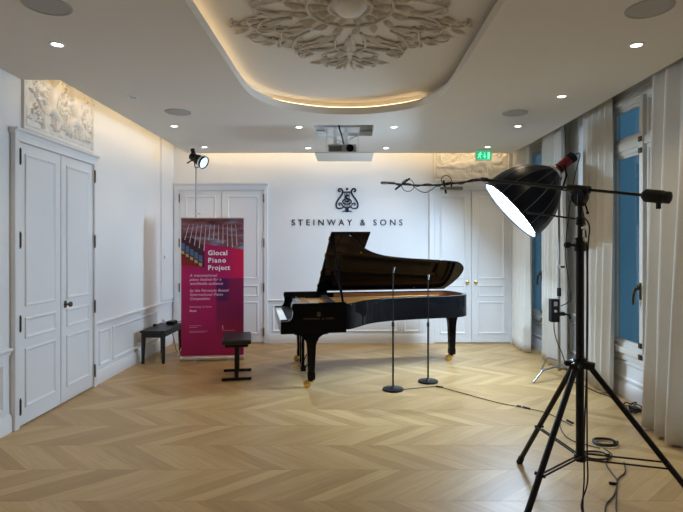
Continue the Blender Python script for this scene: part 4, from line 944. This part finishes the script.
MB().lathe([(0.022, 0), (0.022, 0.05)], (0, 0, 1.28), n=16).build('collar', 'chrome', ls, smooth=True)
MB().tube([(0.0, 0, 1.305), (0.06, -0.01, 1.305)], 0.012, 8).build('collar_knob', 'matte_black', ls)
AX = Vector((-0.745, 0.10, -0.66)).normalized(); A0 = Vector((-0.10, -0.12, 2.40))   # axis from the lamp mount to the opening
DEPTH, RB, RF = 0.66, 0.085, 0.415
def sbr(t): return RB + (RF - RB) * (1 - (1 - t) ** 2.7)
NS = 16
xa = AX.orthogonal().normalized(); ya_ = AX.cross(xa)
def sbp(t, k, r=None, seg=NS):
    a = 2 * PI * k / seg; rr_ = sbr(t) if r is None else r; return A0 + AX * (DEPTH * t) + xa * (rr_ * math.cos(a)) + ya_ * (rr_ * math.sin(a))
NT = 14
shell = bpy.data.objects.new('softbox_shell', None); COL.objects.link(shell); shell.parent = ls
for k in range(NS):      # each fabric gore sags a little between its ribs
    vs = []; W5 = 5
    for j in range(NT + 1):
        t = j / NT
        for i in range(W5 + 1):
            w = i / W5; a = 2 * PI * (k + w) / NS; r = sbr(t) * (1 - 0.014 * math.sin(PI * w) * math.sin(PI * min(1, t + 0.2)))
            vs.append(A0 + AX * (DEPTH * t) + xa * (r * math.cos(a)) + ya_ * (r * math.sin(a)))
    n0 = len(vs)
    ins = [A0 + AX * max(0.004, (p - A0).dot(AX)) + (p - A0 - AX * (p - A0).dot(AX)) * 0.985 for p in vs]
    fs = [(j * 6 + i, j * 6 + i + 1, j * 6 + 7 + i, j * 6 + 6 + i) for j in range(NT) for i in range(W5)]
    o = MB().add(vs, fs, 0).add(ins, [f[::-1] for f in fs], 1).build('fabric_gore', ['softbox_fabric', 'softbox_silver'], shell, smooth='full', fix=False)
for k in range(NS): MB().tube([sbp(j / NT, k) for j in range(NT + 1)], 0.0045, 6).build('rib', 'rib_grey', shell, smooth=True)
MB().tube([sbp(1.0, k, RF + 0.002, 48) for k in range(48)], 0.010, 8, closed=True).build('front_rim', 'softbox_fabric', shell, smooth='full')
MB().lathe([(RF - 0.045, DEPTH - 0.03), (0.2, DEPTH - 0.022), (0.001, DEPTH - 0.018)], A0, AX, 48, cap=False).build('diffuser_cloth', 'diffuser', ls, smooth='full')
MB().lathe([(RF - 0.008, DEPTH - 0.004), (RF - 0.046, DEPTH - 0.031)], A0, AX, 48, cap=False).build('inner_lip', 'softbox_silver', ls, smooth='full')
MB().lathe([(RB + 0.004, 0.03), (RB + 0.010, -0.004), (RB + 0.002, -0.022), (0.05, -0.03)], A0, AX, 28).build('speed_ring', 'chrome', ls, smooth=True)
lamp = MB().lathe([(0.056, -0.02), (0.060, -0.035), (0.060, -0.20), (0.050, -0.215)], A0, AX, 24).build('lamp_body', 'lamp_red', ls, smooth=True)
MB().lathe([(0.057, -0.215), (0.062, -0.225), (0.062, -0.275), (0.05, -0.285)], A0, AX, 24).build('fan_housing', 'matte_black', lamp, smooth=True)
MB().lathe([(0.061, -0.05), (0.063, -0.052), (0.063, -0.075), (0.061, -0.077)], A0, AX, 24).build('band', 'matte_black', lamp, smooth=True)
yc = A0 - AX * 0.11
MB().tube([yc + Vector((0, 0.075, 0)), yc + Vector((0.02, 0.075, -0.12)), Vector((0, 0.04, 2.22)), Vector((0, -0.10, 2.22)), yc + Vector((0.02, -0.07, -0.12)), yc + Vector((0, -0.07, 0))], 0.013, 8).build('yoke', 'matte_black', ls)
MB().lathe([(0.024, 0), (0.024, 0.09)], (0, -0.0, 2.16), n=14).build('mount_socket', 'matte_black', ls)
MB().tube(catmull([A0 - AX * 0.28, A0 - AX * 0.33 + Vector((0.03, 0, -0.02)), Vector((0.16, -0.05, 2.35)), Vector((0.09, -0.05, 1.9)), Vector((0.06, -0.04, 1.45)), Vector((0.10, -0.05, 1.10)), Vector((0.11, -0.05, 0.92)), Vector((0.0, -0.05, 0.85))], 8), 0.006, 6).build('head_cable', 'cable_black', ls, smooth=True)
bb = MB().box(-0.115, -0.015, -0.06, 0.03, 0.66, 0.93).build('control_box', 'matte_black', ls, bevel=0.008)
MB().box(-0.085, -0.045, -0.064, -0.058, 0.85, 0.90).build('display', 'grey_plastic', bb)
MB().lathe([(0.016, 0), (0.014, 0.016)], (-0.065, -0.06, 0.79), (0, -1, 0), 14).build('dial', 'grey_plastic', bb)
MB().box(-0.02, 0.05, -0.05, 0.02, 0.735, 0.775).tube([(0.05, -0.02, 0.755), (0.11, -0.03, 0.74), (0.12, -0.03, 0.70)], 0.012, 8).build('clamp', 'matte_black', ls)
MB().tube(catmull([(-0.07, -0.03, 0.67), (-0.07, -0.03, 0.58), (-0.05, -0.05, 0.45), (0.02, -0.07, 0.26), (0.06, -0.12, 0.03), (0.08, -0.2, 0.007), (0.09, -0.28, 0.007)], 8), 0.006, 6).build('mains_lead', 'cable_black', ls, smooth=True)

# ------------------------------------------------------------------ tall boom stand in the foreground
bs = thing('boom_stand', 'tall black tripod boom stand with counterweight in the foreground', 'boom stand', (1.33, 2.95, 0))
HUB, SPR = 0.865, 0.345
for i, a in enumerate((100, 220, 340)):
    c, s = math.cos(math.radians(a)), math.sin(math.radians(a))
    P = lambda r, z: Vector((r * c, r * s, z))
    top, foot = P(0.045, HUB), P(0.70, 0.012); side = Vector((-s, c, 0))
    L = MB().tube([top, foot], 0.0165, 12).build('leg', 'black_metal', bs, smooth=True)
    MB().tube([foot + (top - foot) * 0.045, foot - Vector((0, 0, 0.006))], [0.021, 0.022], 12).build('rubber_foot', 'rubber', L, smooth=True)
    k = 0.60; at = top + (foot - top) * k
    MB().tube([at + side * 0.022, P(0.03, SPR) + side * 0.022], 0.0055, 6).tube([at - side * 0.022 + Vector((0, 0, -0.018)), P(0.03, SPR - 0.018) - side * 0.022], 0.0055, 6).build('brace', 'black_metal', bs)
    MB().tube([at + side * 0.028, at - side * 0.028], 0.010, 8).build('brace_joint', 'black_metal', L)
    MB().tube([P(0.02, HUB + 0.0), P(0.075, HUB - 0.01)], 0.026, 8).build('leg_bracket', 'black_metal', bs)
MB().cyl((0, 0, 0.335), (0, 0, 1.58), 0.0225, n=18).build('column', 'black_metal', bs, smooth=True)
MB().lathe([(0.034, 0), (0.036, 0.01), (0.036, 0.05), (0.03, 0.06)], (0, 0, HUB - 0.02), n=20).build('leg_collar', 'black_metal', bs, smooth=True)
MB().lathe([(0.032, 0), (0.032, 0.035)], (0, 0, SPR - 0.035), n=20).build('spreader_collar', 'black_metal', bs, smooth=True)
MB().lathe([(0.030, 0), (0.032, 0.01), (0.032, 0.07), (0.026, 0.08)], (0, 0, 1.52), n=20).build('column_collar', 'black_metal', bs, smooth=True)
def BP(k):      # point on the boom, k = 0 at the head and 1 at the tip; the thin outer section sags
    return Vector((-0.995 * k, 1.55 * k, 1.88 + (0.34 * k if k < 0.4 else 0.136 + 0.15 * (k - 0.4) - 0.03 * math.sin(PI * (k - 0.4) / 0.6))))
def knob(name, z, dirv, L=0.05, r=0.018):
    d = Vector(dirv).normalized(); b = Vector((0, 0, z))
    MB().tube([b + d * 0.02, b + d * (0.02 + L)], 0.008, 8).lathe([(r * 0.8, 0), (r, 0.006), (r, 0.026), (r * 0.7, 0.032)], b + d * (0.015 + L), d, 14).build(name, 'matte_black', bs, smooth=True)
knob('collar_knob', 1.555, (-1, -0.2, 0)); knob('leg_knob', HUB + 0.01, (-1, -0.1, 0), 0.045, 0.015)
MB().cyl((0, 0, 1.58), (0, 0, 1.80), 0.0145, n=14).build('upper_column', 'black_metal', bs, smooth=True)
MB().lathe([(0.020, 0), (0.024, 0.01), (0.024, 0.04), (0.018, 0.05)], (0, 0, 1.67), n=16).build('upper_collar', 'black_metal', bs, smooth=True)
for z in (1.585, 1.655): MB().lathe([(0.012, 0), (0.016, 0.004), (0.016, 0.018), (0.01, 0.024)], (0.012, -0.012, z), (0.35, -1, 0.1), 14).build('wing_screw', 'chrome', bs, smooth=True)
# boom head, boom arm and counterweight
BK = 0.40; BD = Vector((-0.995, 1.55, 0.34)).normalized(); BH = Vector((0, 0, 1.885 - 0.005)); sd_ = Vector((BD.y, -BD.x, 0)).normalized()
hdj = MB().lathe([(0.042, -0.026), (0.046, -0.02), (0.046, 0.02), (0.042, 0.026)], BH + Vector((0, 0, -0.045)), sd_, 24).build('boom_head', 'black_metal', bs, smooth=True)
MB().box(-0.022, 0.022, -0.022, 0.022, 1.78, 1.85).build('head_socket', 'black_metal', hdj, bevel=0.004)
MB().tube([BH - BD * 0.06, BH + BD * 0.075], 0.022, 10).build('arm_clamp', 'black_metal', hdj, smooth=True)
MB().tube([BH + Vector((0, 0, -0.045)) + sd_ * 0.075 * math.cos(t) + Vector((0, 0, 0.055 * math.sin(t))) for t in np.linspace(PI, 2 * PI, 14)], 0.005, 6).build('handle_loop', 'black_metal', hdj, smooth=True)
MB().tube([BH + sd_ * 0.04 + Vector((0, 0, -0.06)), BH + sd_ * 0.075 + Vector((0, 0, -0.13))], 0.005, 6).ball(BH + sd_ * 0.075 + Vector((0, 0, -0.135)), 0.010, 8).build('lock_lever', 'matte_black', hdj, smooth=True)
MB().tube([BH - BD * 0.40, BP(0.4)], 0.0085, 12).tube([BP(0.39 + 0.061 * i) for i in range(11)], 0.0068, 10).build('boom_arm', 'black_metal', bs, smooth=True)
MB().lathe([(0.014, 0), (0.015, 0.005), (0.015, 0.05), (0.012, 0.055)], BP(0.38), BD, 12).build('arm_collar', 'black_metal', bs, smooth=True)
MB().lathe([(0.018, -0.015), (0.032, 0.0), (0.034, 0.006), (0.034, 0.085), (0.028, 0.093), (0.031, 0.098), (0.031, 0.118), (0.012, 0.126)], BH - BD * 0.375, -BD, 26).build('counterweight', 'rubber', bs, smooth=True)
MB().tube([BH - BD * 0.44 + Vector((0, 0, -0.03)), BH - BD * 0.44 + Vector((0, 0, -0.062))], 0.012, 8).build('weight_screw', 'matte_black', bs)
MB().tube([Vector((-0.01, 0, 1.705)), Vector((-0.10, 0.155, 1.735)), Vector((-0.20, 0.31, 1.765))], 0.006, 8).build('side_arm', 'black_metal', bs)
# microphones, clips and cable at the boom tip
def boom_mic(k, dirv, L, zoff):
    d = Vector(dirv).normalized(); b = BP(k) + Vector((0, 0, zoff)); a = b - d * L / 2
    mm = MB().lathe([(0.008, 0), (0.011, 0.01), (0.011, L * 0.55), (0.013, L * 0.6), (0.013, L - 0.006), (0.008, L)], a, d, 14).build('microphone', 'grey_plastic', bs, smooth=True)
    MB().tube([b, BP(k)], 0.006, 6).build('clip', 'matte_black', mm)
boom_mic(0.57, (1, -0.10, -0.02), 0.17, -0.035); boom_mic(1.0, (-1, 0.3, 0.06), 0.13, 0.0)
MB().tube([BP(0.90) + Vector((-0.05, 0, -0.045)), BP(0.90) + Vector((0.075, 0, 0.05))], 0.008, 6).build('clip_bar', 'matte_black', bs)
MB().tube([BP(0.605) + Vector((-0.015, 0, 0.03)), BP(0.605) + Vector((0.005, 0, -0.07))], 0.008, 6).build('clip_bar', 'matte_black', bs)
for (k, r_, zc) in ((0.85, 0.052, -0.005), (0.60, 0.038, 0.03)):
    MB().tube([BP(k) + Vector((r_ * math.cos(a), 0.012 * math.sin(a), zc + r_ * math.sin(a))) for a in np.linspace(0, 2 * PI, 24, endpoint=False)], 0.0032, 6, closed=True).build('cable_loop', 'cable_black', bs, smooth='full')
MB().tube(catmull([BP(0.82), BP(0.77) + Vector((0, 0, -0.045)), BP(0.72) + Vector((0, 0, -0.055)), BP(0.66) + Vector((0, 0, -0.01))], 6), 0.0035, 6).build('cable_sag', 'cable_black', bs, smooth=True)
MB().tube([BP(k) + sd_ * 0.011 * math.cos(k * 46) + Vector((0, 0, 0.011 * math.sin(k * 46))) for k in np.linspace(0.42, 0.97, 110)], 0.004, 6).build('wrapped_cable', 'cable_black', bs, smooth=True)
MB().tube(catmull([BP(0.41), BP(0.36) + Vector((0.0, 0, -0.012)), BP(0.28) + Vector((0, 0, -0.010)), BP(0.15) + Vector((0, 0, -0.010)), BP(0.03) + Vector((0.01, 0, -0.03)), Vector((0.03, 0.03, 1.75)), Vector((0.04, 0.0, 1.5)), Vector((0.035, -0.01, 1.0)), Vector((0.037, -0.01, 0.40)), Vector((0.03, -0.03, 0.20)), Vector((-0.05, -0.13, 0.10)), Vector((-0.03, -0.25, 0.02)), Vector((0.02, -0.36, 0.006)), Vector((0.12, -0.5, 0.006))], 8), 0.0045, 6).build('column_cable', 'cable_black', bs, smooth=True)
MB().tube(catmull([Vector((0.03, 0.02, 1.72)), Vector((0.055, 0.0, 1.66)), Vector((0.045, 0.0, 1.5)), Vector((0.046, 0.005, 1.0)), Vector((0.03, 0.01, 0.45)), Vector((0.02, -0.01, 0.22)), Vector((-0.05, -0.16, 0.08)), Vector((-0.02, -0.29, 0.012)), Vector((0.04, -0.42, 0.006)), Vector((0.18, -0.55, 0.006))], 8), 0.0045, 6).build('column_cable', 'cable_black', bs, smooth=True)

# ------------------------------------------------------------------ cables on the floor
def G(px, py):
    Y = 790.5 / (py - 246); return ((px - 350) * Y / 510, Y, 0.006)
def cable(name, pts, label, r=0.0045, extra=None):
    t = thing(name, label, 'cable', (pts[0][0], pts[0][1], 0)); org = t.location.copy()
    MB().tube(catmull(pts, 8), r, 6).build('lead', 'cable_black', t, smooth=True, origin=org)
    for (a, b) in (extra or []):
        MB().tube([a, b], 0.011, 8).build('connector', 'matte_black', t, origin=org)
    return t
cable('audio_cable', [G(403, 390), G(418, 388.5), G(436, 387), G(442, 388), G(460, 393), G(497, 403), G(520, 407.5), G(545, 413), G(560, 420), G(572, 426)], 'long thin cable crossing the floor from the microphone stands', 0.004, [(G(436, 387), G(443, 388)), (G(517, 406.5), G(521, 407.3)), (G(523, 407.7), G(530, 409.5)), (G(567, 421), G(573, 424))])
cable('audio_cable', [G(558, 416), G(562, 432), G(572, 441), G(588, 446), G(600, 449)], 'short dark cable curving past the left tripod leg', 0.004)
def coil(cx, cy, r, n, label):
    t = thing('cable_coil', label, 'cable', (cx, cy, 0)); rd = random.Random(int(cx * 100)); pts = []
    for i in range(n * 26):
        a = 2 * PI * i / 26; rr_ = r * (1 + 0.05 * math.sin(a * 0.37 + 1)); pts.append((rr_ * math.cos(a), rr_ * 0.92 * math.sin(a), 0.008 + 0.0035 * (i / 26) + 0.002 * math.sin(3 * a)))
    MB().tube(pts, 0.0048, 6).build('loops', 'cable_black', t, smooth=True); MB().tube([(r - 0.016, 0.0, 0.014), (r + 0.016, 0.0, 0.014)], 0.012, 8).build('tie', 'matte_black', t)
coil(*G(605, 444)[:2], 0.085, 5, 'neatly coiled black cable right of the tripod column')
coil(*G(596, 457)[:2], 0.085, 3, 'loose coiled black cable under the tripod brace')
cable('audio_cable', [G(604, 449), G(612, 456), G(606, 464), G(612, 474), G(617, 482), G(614, 496), G(606, 506), G(605, 520)], 'wavy black cable running to the bottom edge from the coils', 0.0045, [(G(609, 484), G(617, 485))])
cable('audio_cable', [G(624, 463), G(625, 473), G(618, 480), G(616.5, 492), G(616, 506), G(617, 520)], 'second black cable beside the wavy one at the bottom edge', 0.0045)
cable('power_cable', [G(578, 383), G(587, 388), G(598, 393), G(608, 396.5), G(618, 402), G(627, 407)], 'dark cable trailing past the curtain to the window corner', 0.005)
rk = thing('cable_heap', 'small tangle of dark cables on the floor by the nearest curtain', 'cable', (G(633, 410)[0], G(633, 410)[1], 0)); rd = random.Random(9)
for k in range(3):
    pts = [(0.09 * math.cos(a * (1 + 0.1 * k) + k) + 0.02 * rd.random(), 0.13 * math.sin(a + 2 * k) + 0.02 * rd.random(), 0.008 + 0.03 * rd.random()) for a in np.linspace(0, 4.5, 12)]
    MB().tube(catmull(pts, 6), 0.006, 6).build('lead', 'cable_black', rk, smooth=True)
MB().box(-0.03, 0.04, -0.08, 0.03, 0.0, 0.035).build('plug_block', 'matte_black', rk, bevel=0.006)
